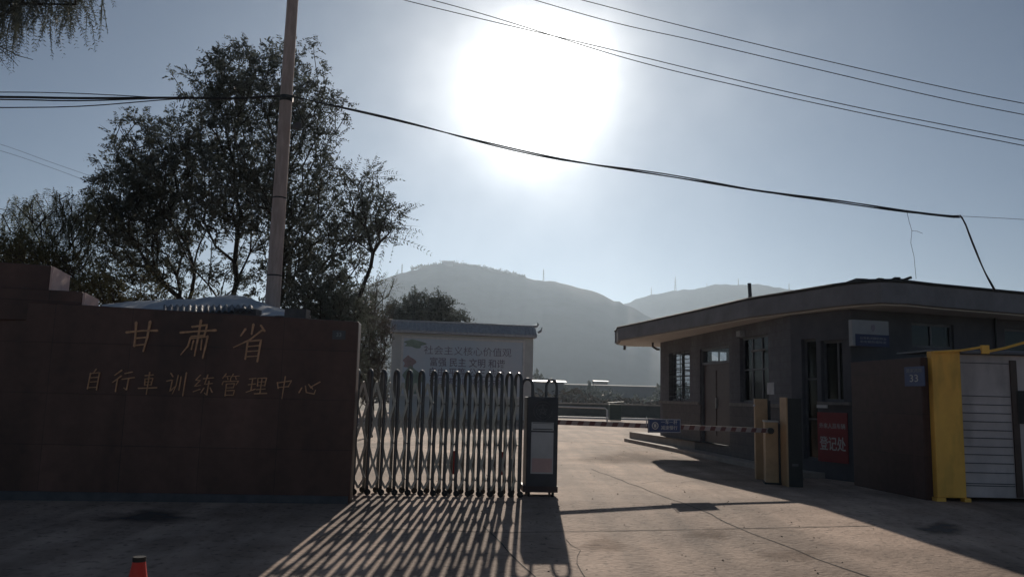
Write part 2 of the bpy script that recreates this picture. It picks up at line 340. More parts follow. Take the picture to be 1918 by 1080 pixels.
def blob(name, cx, cy, rx, ry, m, dz):
    s = MB(); n = 48; fade = []
    for ring, f in ((0, 0.), (1, .35), (2, .7), (3, 1.)):
        for i in range(n):
            a = 2*math.pi*i/n; k = (1+.14*math.sin(3*a+1+cx)+.08*math.sin(7*a))*f; p = GR(cx+rx*k*math.cos(a), cy+ry*k*math.sin(a)); s.v.append((p.x, p.y, gz(p.y)+dz)); fade.append(1-f)
    s.f = [(r_*n+i, r_*n+(i+1) % n, (r_+1)*n+(i+1) % n, (r_+1)*n+i) for r_ in (1, 2) for i in range(n)]+[tuple(n+i for i in range(n))]
    o = s.build(name, m, kind='structure'); at = o.data.attributes.new('fade', 'FLOAT', 'POINT'); at.data.foreach_set('value', fade); return o
blob('damp_patch', 275, 968, 125, 17, 'stain', .004)
blob('damp_patch', 1764, 989, 60, 16, 'stain', .004)
for a in ((1180, 858, 130, 17), (1330, 1000, 60, 14), (1480, 1040, 90, 16), (1130, 1020, 60, 20)): blob('worn_patch', *a, 'worn', .005)
s = MB()
for i in range(420):
    y = random.uniform(3.2, 26)**1.0; x = random.uniform(-.25, .42)*y+random.uniform(-.5, .5); rr = random.uniform(.003, .011)*(1+y*.03); z = gz(y)
    if x < -1.9 and 9.5 < y < 10.6: continue
    a = random.uniform(0, 6.28); pts = [(x+rr*random.uniform(.7, 1.3)*math.cos(a+k*2.1), y+rr*random.uniform(.7, 1.3)*math.sin(a+k*2.1), z+.001) for k in range(3)]+[(x, y, z+rr*random.uniform(.5, 1.1))]
    s.add(pts, [(0, 2, 1), (0, 1, 3), (1, 2, 3), (2, 0, 3)])
s.build('grit', 'earth', kind='stuff', label='loose grit and small stones scattered over the concrete', category='grit')
# a winding crack and its branches
strip('pavement_crack', [(1380, 988), (1440, 990), (1500, 996), (1560, 992)], .008, jit=.02)
strip('pavement_crack', [(1060, 1010), (1085, 1030), (1080, 1055), (1100, 1085)], .007, jit=.02)
strip('pavement_crack', [(1200, 905), (1230, 900), (1275, 903), (1330, 897)], .01, jit=.03)

# ------------------------------------------------------------------ hills
def hills(name, ridge, D, foot, back, seed):
    r = np.random.default_rng(seed); px = np.arange(ridge[0][0], ridge[-1][0]+1, 10.); py = np.interp(px, [a[0] for a in ridge], [a[1] for a in ridge])
    k = np.exp(-np.linspace(-2, 2, 7)**2); k /= k.sum(); py = np.convolve(np.pad(py, 3, 'edge'), k, 'valid')
    py = py+1.6*np.sin(px*.031+seed)+1.1*np.sin(px*.083)+.6*np.sin(px*.21); top = [P(a, b+r.normal()*.7, D) for a, b in zip(px, py)]; s = MB(); rows = []
    ts = [0, .15, .3, .45, .6, .75, .9, .97, .995, 1, 1.01, 1.05, 1.3, 1.7, 2]
    gul = np.convolve(r.normal(size=len(px)+8), np.ones(9)/9, 'valid')
    for t in ts:
        for i, p in enumerate(top):
            if t <= 1: y = foot+(D-foot)*t; z = p.z*(t**.9)*(1+.25*(1-t)*gul[i]*t*2)
            else: y = D+(back-D)*(t-1); z = p.z*(2-t)
            x = p.x*(y/D)
            s.v.append((x, y, max(z, -.5) if t not in (0, 2) else -.5))
    n = len(px)
    for j in range(len(ts)-1): s.f += [(j*n+i, j*n+i+1, (j+1)*n+i+1, (j+1)*n+i) for i in range(n-1)]
    return s.build(name, 'hill', smooth='all', kind='structure')
H1 = [(-500, 720), (0, 690), (300, 640), (500, 590), (620, 560), (690, 533), (745, 512), (790, 498), (850, 493), (900, 500), (960, 512), (1010, 524), (1060, 534), (1115, 547), (1150, 560), (1172, 568), (1230, 600), (1300, 645), (1400, 700), (1500, 735), (1700, 750)]
H2 = [(700, 700), (900, 645), (1060, 598), (1120, 580), (1170, 567), (1190, 563), (1215, 553), (1260, 547), (1300, 540), (1325, 533), (1355, 531), (1400, 533), (1440, 536), (1480, 543), (1560, 570), (1700, 610), (1918, 650), (2400, 700)]
hills('hills', H1, 1250, 860, 1500, 3)
hills('hills', H2, 1750, 1450, 2300, 4)

# ------------------------------------------------------------------ gate wall with the gilt name (left)
GD = Vector((.9965, .0835, 0)).normalized(); GN = Vector((-GD.y, GD.x, 0))      # gate line direction / its normal (away from camera)
WR = Vector((-1.89, 9.92, 0)); XR = -.01
t = thing('name_wall', WR, 'long dark red granite wall with gilt calligraphy beside the folding gate', 'wall')
s = MB(); L = 7.6; zt = lambda a: 2.17-.028*(a+0)   # a negative to the left: the top rises slightly
vs = []
for a, b in ((-L, 0), (0, 0), (0, .32), (-L, .32)):
    q = WR+GD*a+GN*b; vs.append((q.x, q.y, -.3))
for a, b in ((-L, 0), (0, 0), (0, .32), (-L, .32)):
    q = WR+GD*a+GN*b; vs.append((q.x, q.y, zt(a)))
s.add(vs, [(3, 2, 1, 0), (4, 5, 6, 7), (0, 1, 5, 4), (1, 2, 6, 5), (2, 3, 7, 6), (3, 0, 4, 7)]); s.build('wall_body', 'granite', t, bevel=.015)
s = MB(); s.obox(WR, GD, -L, -.02, -.035, -.003, -.3, .06); s.build('plinth', 'block', t)
STR = {
'gan': [[(2,62,9),(50,69,6),(98,71,9)],[(28,95,10),(32,50,7),(33,18,8)],[(72,99,11),(70,50,8),(64,2,5)],[(34,44,6),(68,48,6)],[(34,20,6),(66,25,6)]],
'su': [[(54,103,9),(52,50,7),(49,0,4)],[(30,84,7),(74,91,7),(70,60,6)],[(-2,66,8),(50,72,5),(102,76,9)],[(32,56,5),(68,60,5)],[(30,52,7),(26,28,6),(8,2,3)],[(80,58,8),(78,30,7),(74,-6,5)],[(30,50,5),(80,57,5)],[(40,44,5),(37,18,4)],[(64,48,5),(65,18,4)]],
'sheng': [[(55,102,9),(53,74,6)],[(32,88,8),(20,68,5)],[(78,100,7),(92,84,8)],[(86,88,7),(50,58,6),(2,34,3)],[(44,54,7),(43,2,6)],[(44,53,5),(84,58,8),(81,-4,7)],[(46,38,4),(80,42,4)],[(46,24,4),(80,27,4)],[(44,9,4),(80,12,4)]],
'zi': [[(56,100,8),(46,84,5)],[(30,80,7),(26,8,6)],[(30,79,5),(76,85,7),(73,4,6)],[(34,60,5),(70,63,5)],[(34,40,5),(70,43,5)],[(30,14,5),(70,17,5)]],
'xing': [[(40,98,8),(12,74,4)],[(42,72,8),(8,42,4)],[(28,58,7),(27,2,6)],[(56,84,6),(88,92,6)],[(48,58,6),(100,67,7)],[(76,62,7),(74,10,7),(60,20,3)]],
'che': [[(30,84,7),(72,89,6)],[(32,70,6),(34,40,5)],[(32,69,5),(72,73,6),(67,41,5)],[(34,55,4),(67,57,4)],[(34,41,4),(67,43,4)],[(4,25,7),(98,30,7)],[(51,100,7),(49,-2,5)]],
'xun': [[(18,94,8),(30,80,6)],[(4,60,6),(30,66,6),(25,16,6),(44,36,3)],[(54,86,6),(50,42,5),(38,6,3)],[(68,80,7),(66,22,5)],[(90,98,8),(87,-2,5)]],
'lian': [[(32,96,6),(12,72,5),(34,72,5),(10,44,5),(38,50,4)],[(8,20,5),(38,32,5)],[(48,80,6),(94,85,6)],[(66,98,6),(56,54,5),(92,60,5)],[(75,70,7),(73,6,6),(60,16,3)],[(56,38,6),(44,16,4)],[(84,40,5),(96,20,7)]],
'guan': [[(24,100,7),(8,78,4)],[(18,87,5),(46,90,5)],[(32,86,5),(37,74,6)],[(62,100,7),(50,80,4)],[(58,89,5),(94,92,5)],[(74,88,5),(80,76,6)],[(50,77,6),(51,67,6)],[(10,50,6),(14,64,5),(94,68,6),(82,50,4)],[(32,53,6),(32,-2,6)],[(32,53,4),(74,56,6),(70,36,5)],[(34,35,5),(70,37,5)],[(34,22,5),(78,25,6),(74,2,5)],[(34,2,5),(74,3,5)]],
'li': [[(8,82,6),(40,87,6)],[(6,52,6),(40,57,6)],[(0,12,5),(44,30,6)],[(24,85,6),(23,22,6)],[(50,87,6),(52,46,6)],[(50,87,5),(92,90,7),(88,48,6)],[(52,67,4),(88,70,4)],[(52,48,4),(88,50,4)],[(50,27,5),(92,32,5)],[(42,5,7),(102,9,7)],[(70,87,6),(69,8,6)]],
'zhong': [[(12,68,8),(20,34,6)],[(14,66,6),(90,80,8),(74,44,5)],[(20,40,6),(78,47,5)],[(52,103,8),(50,40,7),(48,-24,3)]],
'xin': [[(14,46,7),(4,18,8)],[(30,58,6),(38,20,6),(76,12,7),(80,36,3)],[(44,68,6),(58,48,8)],[(96,84,7),(60,56,5),(66,40,4)]],
}
def brush(s, strokes, o, xd, size, sy=1.0, depth=.02, slant=.06):
    up = Vector((0, 0, 1)); nn = xd.cross(up)      # towards the camera side
    for st in strokes:
        pts = [(Vector(((x-50)/100*size+(y-50)/100*size*slant, (y-50)/100*size*sy)), wd/100*size*.86) for x, y, wd in st]
        fine = []
        for (a, wa), (b, wb) in zip(pts, pts[1:]):
            for i in range(5): fine.append((a.lerp(b, i/5), wa+(wb-wa)*i/5-.18*min(wa, wb)*math.sin(math.pi*i/5)))
        fine.append(pts[-1]); Lf = []; Rt = []
        for i, (p, wd) in enumerate(fine):
            d = (fine[min(i+1, len(fine)-1)][0]-fine[max(i-1, 0)][0]); d = d.normalized() if d.length else Vector((1, 0)); q = Vector((-d.y, d.x))
            Lf.append(p+q*wd/2); Rt.append(p-q*wd/2)
        a = fine[0]; b = fine[-1]; d0 = (fine[1][0]-fine[0][0]).normalized(); d1 = (b[0]-fine[-2][0]).normalized()
        pts2 = [a[0]-d0*a[1]*.45]; L_ = len(Lf)
        fr = [o+xd*p.x+up*p.y for p in Lf]; fl = [o+xd*p.x+up*p.y for p in Rt]
        st_ = o+xd*(a[0]-d0*a[1]*.5).x+up*(a[0]-d0*a[1]*.5).y; en = o+xd*(b[0]+d1*b[1]*.5).x+up*(b[0]+d1*b[1]*.5).y
        base = len(s.v); lay = [st_, *fr, en, *fl[::-1]]; n = len(lay)
        s.v += [tuple(p+nn*.004) for p in lay]+[tuple(p+nn*depth) for p in lay]
        s.f += [(base+n+0, base+n+1, base+n+n-1)]+[(base+n+1+i, base+n+2+i, base+n+n-2-i, base+n+n-1-i) for i in range(L_-1)]+[(base+n+L_, base+n+L_+1, base+n+L_+2)]
        s.f += [(base+i, base+(i+1) % n, base+n+(i+1) % n, base+n+i) for i in range(n)]
cs = [('gan', 265, 630, 56, 1.0), ('su', 370, 634, 60, 1.05), ('sheng', 468, 641, 58, 1.1),
      ('zi', 176, 711, 34, 1.15), ('xing', 230, 713, 40, 1.0), ('che', 278, 717, 34, 1.15), ('xun', 331, 718, 38, 1.1), ('lian', 381, 721, 38, 1.05), ('guan', 431, 720, 34, 1.15), ('li', 482, 721, 36, .95), ('zhong', 532, 722, 32, 1.0), ('xin', 580, 725, 38, .8)]
for k, px, py, sz, sy in cs:
    s = MB(); o = PL(px, py, WR, GD); brush(s, STR[k], o, GD, sz*(o.y/F)*1.02, sy); s.build('gilt_character', 'gold', t)
s = MB(); o = PL(635, 627, WR, GD); s.obox(o-Vector((0, 0, 0)), GD, -.08, .08, -.012, -.002, o.z-.055, o.z+.055); pl = s.build('number_plate', 'block', t)
text('plate_number', '33', .07, 'signwhite', pl, o+GD.cross(Vector((0, 0, 1)))*.013, GD, depth=.002)

# stepped pillar blocks at the far left end of the wall
t = thing('stepped_wall', (-5.6, 9.9, -.1), 'stepped dark wall with sunlit ends painted pale pink at the left end of the name wall', 'wall')
def slab(z0, z1, pr, pl_, name, m, yaw, ln=3.2, dp=1.0):
    e = P(pr[0], pr[1], 9.75); d = Vector((math.cos(yaw), math.sin(yaw), 0)); s = MB(); s.obox(e, d, -ln, 0, 0, dp, z0, z1); s.build(name, m, t, bevel=.01)
    s = MB(); s.obox(e, d, .002, .03, .01, dp-.01, z0+.01, z1-.01); s.build('sunlit_end', 'pink', t)  # bright pink facing stands in for sun on the block's end face
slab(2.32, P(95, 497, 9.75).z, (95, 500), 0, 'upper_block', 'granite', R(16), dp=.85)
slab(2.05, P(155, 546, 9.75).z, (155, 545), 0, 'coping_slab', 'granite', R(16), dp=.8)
e = P(95, 560, 9.78); s = MB(); s.obox(e, GD, -4, 0, -.05, .5, -.4, 2.30); s.build('pillar', 'granite', t, bevel=.01)

# ------------------------------------------------------------------ shed with tarp behind the wall
t = thing('tin_shed', P(400, 575, 12.3)*Vector((1, 1, 0)) if False else Vector((-4.6, 12.4, 0)), 'low shed with corrugated tin roof and pale tarpaulin behind the name wall', 'shed')
s = MB(); s.box(-7.0, -3.1, 12.2, 15.2, 0, 2.42); s.build('shed_wall', 'block', t)
top = [(190, 571), (240, 565), (300, 562), (360, 560), (400, 556), (432, 552), (460, 556), (500, 570), (545, 584), (582, 597)]
s = MB(); n = 40; rows = 6
for j in range(rows):
    f = j/(rows-1)
    for i in range(n):
        x = 190+(582-190)*i/(n-1); y = float(np.interp(x, [a[0] for a in top], [a[1] for a in top])); p = P(x, y, 13.6); q = P(x, 592, 11.9)
        r = q.lerp(p, f); s.v.append((r.x, r.y, r.z+.025*math.sin(i*.9+j*1.7)*math.sin(f*3.1)+.01*random.random()))
s.f = [(j*n+i, j*n+i+1, (j+1)*n+i+1, (j+1)*n+i) for j in range(rows-1) for i in range(n-1)]
b0 = len(s.v)
for i in range(n): v = s.v[(rows-1)*n+i]; s.v.append((v[0], v[1]+1.7, v[2]-.5))
s.f += [((rows-1)*n+i, (rows-1)*n+i+1, b0+i+1, b0+i) for i in range(n-1)]
s.build('tarpaulin', 'tarp', t, smooth='all')
s = MB(); n = 90
for j, (D, dz) in enumerate(((11.7, 0), (12.6, .18))):
    for i in range(n):
        x = 305+(475-305)*i/(n-1); p = P(x, 583, 11.7); s.v.append((p.x*(D/11.7), D, p.z+dz+.022*math.sin(i*1.05)))
s.f = [(i, i+1, n+i+1, n+i) for i in range(n-1)]; s.build('corrugated_sheet', 'tin', t, smooth='all')
for a, b in ((440, 482), (535, 575)):
    p = P(a, 579, 11.8); q = P(b, 588, 11.8); s = MB(); s.box(p.x, q.x, 11.75, 12.0, p.z-.2, p.z+.01); s.build('roof_weight', 'block', t)

# ------------------------------------------------------------------ utility pole and cables
PX, PYD = -4.2, 14.0
t = thing('utility_pole', (PX, PYD, 0), 'tall round concrete utility pole standing behind the name wall in front of the big tree', 'pole')
s = MB(); s.tube([(PX, PYD, 0), (PX, PYD, 3), (PX, PYD, 6), (PX, PYD, 10)], [.145, .13, .112, .095], 20); s.build('pole_shaft', 'pole', t, smooth=True)
pz = P(535, 186, 14).z
s = MB(); s.tube([(PX, PYD, pz-.05), (PX, PYD, pz+.05)], .125, 20); s.build('clamp_band', 'black', t, smooth=True)
s = MB(); s.obox((PX, PYD), (1, 0), -.16, .2, -.16, -.13, pz-.02, pz+.02); s.build('cable_bracket', 'black', t)
for z, rr in ((3.3, .132), (4.7, .125)): s = MB(); s.tube([(PX, PYD, z-.012), (PX, PYD, z+.012)], rr, 20); s.build('strap_band', 'black', t, smooth=True)
q = P(553, 232, 13.8); s = MB(); s.tube([(q.x-.07, PYD, q.z), (q.x+.03, PYD-.1, q.z)], [.05, .07], 12); s.build('junction_cap', 'block', t, smooth=True)
def cable(name, pts, r, label, group=None, cat='cable', m='cable', n=5, wob=0, strands=1, merge=None):
    """pts: list of world points, densified by a Catmull-Rom curve"""
    P_ = [Vector(p) for p in pts]; E = [P_[0]*2-P_[1]]+P_+[P_[-1]*2-P_[-2]]; fine = []
    for i in range(1, len(E)-2):
        k = max(3, int((E[i+1]-E[i]).length/.35))
        for j in range(k):
            u = j/k; a, b, c_, d = E[i-1], E[i], E[i+1], E[i+2]
            fine.append(.5*((2*b)+(c_-a)*u+(2*a-5*b+4*c_-d)*u*u+(3*b-a-3*c_+d)*u**3))
    fine.append(P_[-1]); s = MB(); ph = [random.uniform(0, 6.28) for _ in range(strands)]
    for k in range(strands):
        s.tube([p+Vector((0, .5*wob*math.cos(i*.55+ph[k]), wob*math.sin(i*.4+ph[k])*(.6+.6*math.sin(i*.13+ph[k])))) for i, p in enumerate(fine)], r, n)
    return s.build(name, m, smooth='all', label=label, category=cat, **({'group': group} if group else {}))
A0 = Vector((PX+.15, 13.85, pz))
cable('service_cable', [A0, P(600, 192, 13.8), P(700, 215, 13.7), P(800, 240, 13.6), P(893, 263, 13.5), P(1050, 297, 13.4), P(1240, 328, 13.3), P(1430, 360, 13.2), P(1580, 379, 13.15), P(1700, 396, 13.1), P(1785, 404, 13.1), P(1803, 408, 13.1), P(1822, 455, 13.15), P(1843, 508, 13.25), P(1864, 546, 13.6)],
      .0115, 'thick twisted service cable running from the pole to the guardhouse roof', strands=3, wob=.026)
GL = 'cables running left from the pole'
for k, (y0, y1, r, lab) in enumerate(((173, 186, .008, 'thin topmost cable running left from the pole'), (181, 186, .022, 'thickest cable of the bundle running left from the pole'), (186, 188, .012, 'middle thin cable of the bundle left of the pole'), (203, 188, .010, 'lowest sagging cable of the bundle left of the pole'))):
    cable('overhead_cable', [P(-260, y0+2, 13), P(0, y0, 13.2), P(150, y0+(3 if y0 < 200 else -4), 13.4), P(330, 184, 13.6), P(440, 184.5, 13.8), Vector((PX-.13, 13.85, pz))], r, lab, GL, wob=.012)
GU = 'power lines crossing the upper right sky'
for k, (pts, r) in enumerate((([(850, -60), (1100, 3), (1250, 42), (1500, 103), (1750, 160), (1918, 194), (2200, 245)], .016), ([(850, -45), (1125, 36), (1300, 76), (1500, 123), (1750, 181), (1918, 215), (2200, 268)], .016),
      ([(650, -40), (740, -4), (1165, 98), (1400, 155), (1600, 200), (1780, 236), (1918, 263), (2200, 318)], .016), ([(560, -60), (860, 14), (1175, 110), (1400, 165), (1600, 209), (1780, 246), (1918, 273), (2200, 330)], .016))):
    cable('power_line', [P(x, y, 24-.0015*x) for x, y in pts], r*.8, ['topmost power line crossing the upper right sky', 'second power line from the top in the upper right sky', 'third power line from the top passing close to the sun', 'lowest power line of the four above the guardhouse'][k], GU)
cable('telephone_wire', [P(1803, 405, 13.1), P(1918, 411, 13.1), P(2100, 424, 13.1)], .004, 'very thin wire leaving the bend of the service cable to the right')
cable('telephone_wire', [P(-150, 225, 30), P(0, 270, 30), P(90, 302, 30), P(180, 333, 30), P(300, 372, 30)], .006, 'upper of two faint wires behind the big tree at left', 'faint wires behind the tree')
cable('telephone_wire', [P(-150, 240, 30), P(0, 282, 30), P(90, 312, 30), P(180, 345, 30), P(300, 385, 30)], .006, 'lower of two faint wires behind the big tree at left', 'faint wires behind the tree')
s = MB(); s.tube([P(x, y, 13.1) for x, y in ((1699, 398), (1703, 415), (1708, 432), (1706, 455), (1712, 480), (1716, 522))], .0035, 5); s.tube([P(x, y, 13.1) for x, y in ((1708, 432), (1718, 433), (1728, 437))], .0035, 5)
tag(s.build('hanging_string', 'cable'), 'thin frayed string hanging from the service cable above the roof', 'string')

# ------------------------------------------------------------------ retractable gate
GB = Vector((-1.72, 10.64, 0)); gate0 = PL(668, 930, GB, GD)
t = thing('folding_gate', Vector((gate0.x, gate0.y, 0)), 'stainless steel folding gate with looped posts drawn half across the entrance', 'gate')
tops = [645, 670, 695, 720, 744.5, 768.5, 791.5, 814.5, 836, 857, 878, 898, 918, 937.5, 956, 973]
posts0 = [PL(x, 700, GB, GD) for x in tops]; posts = posts0; ZT = 1.60; BV = Vector((-.075, .18, 0)); DP = BV.length; BN = BV.normalized(); r = .0215
def arch(o, r_=r, zt=ZT, dp=DP, z0=.07):
    s = MB(); pts = [o+Vector((0, 0, z0))]; h = zt-dp*.5
    pts += [o+Vector((0, 0, .5)), o+Vector((0, 0, h-.15))]
    for i in range(13):
        a = math.pi*i/12; pts.append(o+BN*(dp/2-dp/2*math.cos(a))+Vector((0, 0, h+dp*.5*math.sin(a))))
    pts += [o+BN*dp+Vector((0, 0, h-.15)), o+BN*dp+Vector((0, 0, .5)), o+BN*dp+Vector((0, 0, z0))]
    s.tube(pts, r_, 8)
    for z in (.2, .66, 1.18): s.tube([o+Vector((0, 0, z)), o+BN*dp+Vector((0, 0, z))], .008, 6)
    return s
posts = [p-Vector((-.075, .18, 0))*.35 for p in posts0]; pr0 = Vector((posts[0].x, posts[0].y, 0)); a0 = arch(pr0).build('arch_post', 'postm', t, smooth=True)
ws = []
for dd in (-.045, DP+.045):
    s = MB(); c0 = pr0+BN*dd; s.tube([c0+Vector((0, 0, .042))-GN*.013, c0+Vector((0, 0, .042))+GN*.013], .042, 14); s.tube([c0+Vector((0, 0, .042)), c0-BN*.04*(-1 if dd < 0 else 1)+Vector((0, 0, .12))], .014, 6)
    ws.append(s.build('caster_wheel', 'rubber', a0, smooth=True))
for p in posts[1:]:
    c_ = a0.copy(); C.objects.link(c_); c_.parent = t; c_.location = Vector((p.x, p.y, 0))-pr0
    for w0 in ws: k = w0.copy(); C.objects.link(k); k.parent = c_
NZ = [1.43, 1.18, .93, .66, .39, .20, .09]
for a, b in zip(posts, posts[1:]):
    a = Vector((a.x, a.y, 0)); b = Vector((b.x, b.y, 0)); mid = (a+b)/2; hw = (b-a).length/2; dl = (b-a).normalized()
    for dd, nm in ((BV*.5, 'lattice'),):
        s = MB()
        for i in range(len(NZ)-1):
            for sg in (-1, 1):
                x0 = 0 if i % 2 == 0 else sg*(hw-.012); x1 = sg*(hw-.012) if i % 2 == 0 else 0
                o1 = mid+dl*x0+dd+GN*.006*sg; o2 = mid+dl*x1+dd+GN*.006*sg
                # bars bow a little like the pressed strips of the real gate
                za, zb = NZ[i], NZ[i+1]; mm = (o1+o2)/2+dl*(sg*.0)+Vector((0, 0, (za+zb)/2))
                s.bar(o1+Vector((0, 0, za+.012)), mm, .030, .022, GN); s.bar(mm, o2+Vector((0, 0, zb-.012)), .030, .022, GN)
        for z in NZ[::2]:
            cc = mid+dd; s.tube([cc-GN*.024+Vector((0, 0, z)), cc+GN*.024+Vector((0, 0, z))], .017, 8)
        s.build(nm, 'steel', t)
# guide rod low down
# drive unit
bx0 = PL(984, 930, GB, GD); bx1 = PL(1043, 930, GB, GD); wb = (bx1-bx0).length; B0 = Vector((bx0.x, bx0.y, 0)); bz = PL(1012, 743, GB, GD).z
s = MB(); s.obox(B0, GD, 0, wb, 0, .42, .06, bz); bb = s.build('drive_unit', 'boxm', t, bevel=.012)
s = MB(); s.obox(B0, GD, .06, wb-.06, -.006, -.002, .30, .84); s.build('light_panel', 'panel', bb)
s = MB(); s.obox(B0, GD, .075, wb-.075, -.009, -.006, .32, .50); s.build('red_panel', 'panel_red', bb)
s = MB(); s.obox(B0, GD, .06, wb-.06, -.006, -.002, .86, .97); s.build('name_strip', 'panel', bb)
for z, hh in ((.875, .012), (.955, .006)):
    s = MB(); s.obox(B0, GD, .075, wb-.075, -.009, -.0065, z, z+hh); s.build('dark_line', 'black', bb)
cc = B0+GD*(wb/2)-GN*.004+Vector((0, 0, 1.12)); s = MB()
for r1 in (.125, .085):
    ring = [cc+GD*r1*math.cos(2*math.pi*i/32)+Vector((0, 0, r1*math.sin(2*math.pi*i/32))) for i in range(33)]; s.tube(ring, .006, 6, caps=False)
for i in range(5):
    a = R(90+72*i); b = R(90+72*(i+2)); s.bar(cc+GD*.07*math.cos(a)+Vector((0, 0, .07*math.sin(a))), cc+GD*.07*math.cos(b)+Vector((0, 0, .07*math.sin(b))), .008, .004, GN)
s.build('round_emblem', 'postm', bb)
s = MB(); s.obox(B0, GD, -.035, wb+.008, -.01, .43, .0601, .14); s.build('skirt', 'boxred', bb)
for sx in (.05, wb-.05):
    for sy in (.05, .37):
        s = MB(); q = B0+GD*sx+GN*sy; s.tube([q+Vector((0, 0, .03))-GD*.015, q+Vector((0, 0, .03))+GD*.015], .03, 12); s.build('caster_wheel', 'rubber', bb, smooth=True)
for x, nm in ((986, 'arch_post'), (1033, 'arch_post')):
    o = PL(x, 930, GB, GD); o.z = 0; s = MB(); hw = .072; h = 1.44; pts = [o-GD*hw+Vector((0, 0, .1)), o-GD*hw+Vector((0, 0, h-.06))]
    pts += [o-GD*hw*math.cos(math.pi*i/12)+Vector((0, 0, h+.10*math.sin(math.pi*i/12))) for i in range(13)]+[o+GD*hw+Vector((0, 0, h-.06)), o+GD*hw+Vector((0, 0, .1))]
    s.tube([p+GN*.2 for p in pts], .019, 10); s.build('arch_post', 'postm', t, smooth=True)
# red reflector sleeves on two rear posts
for x in (848, 944):
    o = PL(x, 900, GB, GD); s = MB(); q = Vector((o.x, o.y, 0))+GN*(.18+.06); s.obox(q, GD, -.028, .028, 0, .012, .25, .56); s.build('red_reflector', 'red', t)

# ------------------------------------------------------------------ barrier gate
AD = Vector((4.15-.35, 13.15-12.35, 0)).normalized()
e0 = P(1440, 806, 13.25); e1 = P(1045, 790, 12.1); AD3 = (e1-e0).normalized(); t = thing('barrier_gate', G(1447, 905)*Vector((1, 1, 0)), 'short tan barrier cabinet with a red and white striped arm lowered across the lane', 'barrier')
b = G(1435, 906); cdir = Vector((.98, -.2, 0)).normalized()
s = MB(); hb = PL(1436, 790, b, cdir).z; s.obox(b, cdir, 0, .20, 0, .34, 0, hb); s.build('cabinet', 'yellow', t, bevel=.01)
s = MB(); s.obox(b, cdir, .202, .335, .003, .33, .02, hb-.02); s.build('cabinet_side', 'black', t)
s = MB(); s.obox(b, cdir, -.01, .21, -.01, .35, hb+.001, hb+.025); s.build('cabinet_cap', 'steel', t, bevel=.006)
s = MB(); s.obox(b, cdir, -.02, .34, -.02, .36, 0.0, .03); s.build('base_plate', 'black', t)
hub = e0+Vector((.02, 0, 0)); s = MB(); s.tube([hub-Vector((0, .06, 0)), hub+Vector((0, .10, 0))], .05, 14); s.build('arm_hub', 'black', t, smooth=True)
armend = e0+AD3*((e1-e0).length*1.12); Ln = (armend-e0).length
s = MB(); s.bar(e0, armend, .075, .035, Vector((0, -1, 0))); arm = s.build('barrier_arm', 'armwhite', t)
s = MB(); n = int(Ln/.19); upv = Vector((0, 0, 1)); nb = Vector((AD3.y, -AD3.x, 0)).normalized()
if nb.y > 0: nb = -nb
for i in range(n):
    c0 = e0+AD3*(.08+i*.19); q = [c0+upv*.034-AD3*.03, c0+upv*.034+AD3*.06, c0-upv*.034+AD3*.03+AD3*.06, c0-upv*.034-AD3*0]
    s.extr([p+nb*.021 for p in q], nb*.002)
s.build('red_stripes', 'armred', arm)
# sign plate on the arm
s0 = PL(1211, 783, e0, AD3.to_2d()); s1 = PL(1272, 810, e0, AD3.to_2d()); sdv = Vector((-AD3.x, -AD3.y, 0)).normalized()
o = Vector((s0.x, s0.y, 0))+nb*.04; wl = (Vector((s1.x, s1.y, 0))-Vector((s0.x, s0.y, 0))).length; zb = min(s1.z, s0.z-.18); ztp = s0.z
s = MB(); s.obox(o, sdv, 0, wl, -.012, .0, zb, ztp); sg = s.build('arm_sign', 'blue', arm)
nv = sdv.cross(upv)
s = MB()
for a, b_, z0, z1 in ((.008, wl-.008, ztp-.014, ztp-.008), (.008, wl-.008, zb+.008, zb+.014), (.008, .014, zb+.014, ztp-.014), (wl-.014, wl-.008, zb+.014, ztp-.014)): s.obox(o, sdv, a, b_, -.016, -.0125, z0, z1)
s.build('sign_border', 'letter', sg)
cc = o+sdv*.12+nv*.015+Vector((0, 0, (zb+ztp)/2)); s = MB(); s.tube([cc+sdv*.05*math.cos(2*math.pi*i/24)+Vector((0, 0, .05*math.sin(2*math.pi*i/24))) for i in range(25)], .008, 6, caps=False)
s.bar(cc-sdv*.02, cc+sdv*.02, .05, .004, nv); s.build('sign_emblem', 'letter', sg)
for k, tx in enumerate(('一车一杆', '减速慢行')):
    text('sign_text', tx, .072, 'letter', sg, o+sdv*(wl*.64)+nv*.0145+Vector((0, 0, ztp-.055-.085*k)), sdv, depth=.002, fit=wl*.50)
s = MB(); s.obox(o, sdv, -.03, -.018, -.01, .0, zb+.09, ztp+.03); s.build('sign_hook', 'white', sg)

b = G(1416, 897); s = MB(); hb = PL(1416, 746, b, cdir).z; t = thing('camera_pillar', Vector((b.x, b.y, 0)), 'tall tan plate camera pillar just behind the barrier cabinet', 'pillar')
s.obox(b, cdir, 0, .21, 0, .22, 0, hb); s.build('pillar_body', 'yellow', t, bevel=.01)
s = MB(); s.obox(b, cdir, -.004, .215, .05, .17, hb-.0, hb+.006); s.build('pillar_cap', 'black', t)
s = MB(); s.obox(b, cdir, .212, .26, .0, .2, .02, hb-.03); s.build('display_side', 'black', t)
s = MB(); q = b+Vector((0, 0, hb-.12)); s.tube([q+Vector((-.03, 0, 0)), q+Vector((0, 0, 0))], .018, 10); s.build('lamp_button', 'white', t)
b = G(1475, 911); hb = PL(1475, 745, b, (1, 0)).z; t = thing('black_cabinet', Vector((b.x, b.y, 0)), 'tall black equipment cabinet with a thin pale edge right of the barrier', 'cabinet')
s = MB(); s.obox(b, (1, 0), .025, .25, 0, .3, 0, hb); s.build('cabinet_body', 'black', t, bevel=.006)
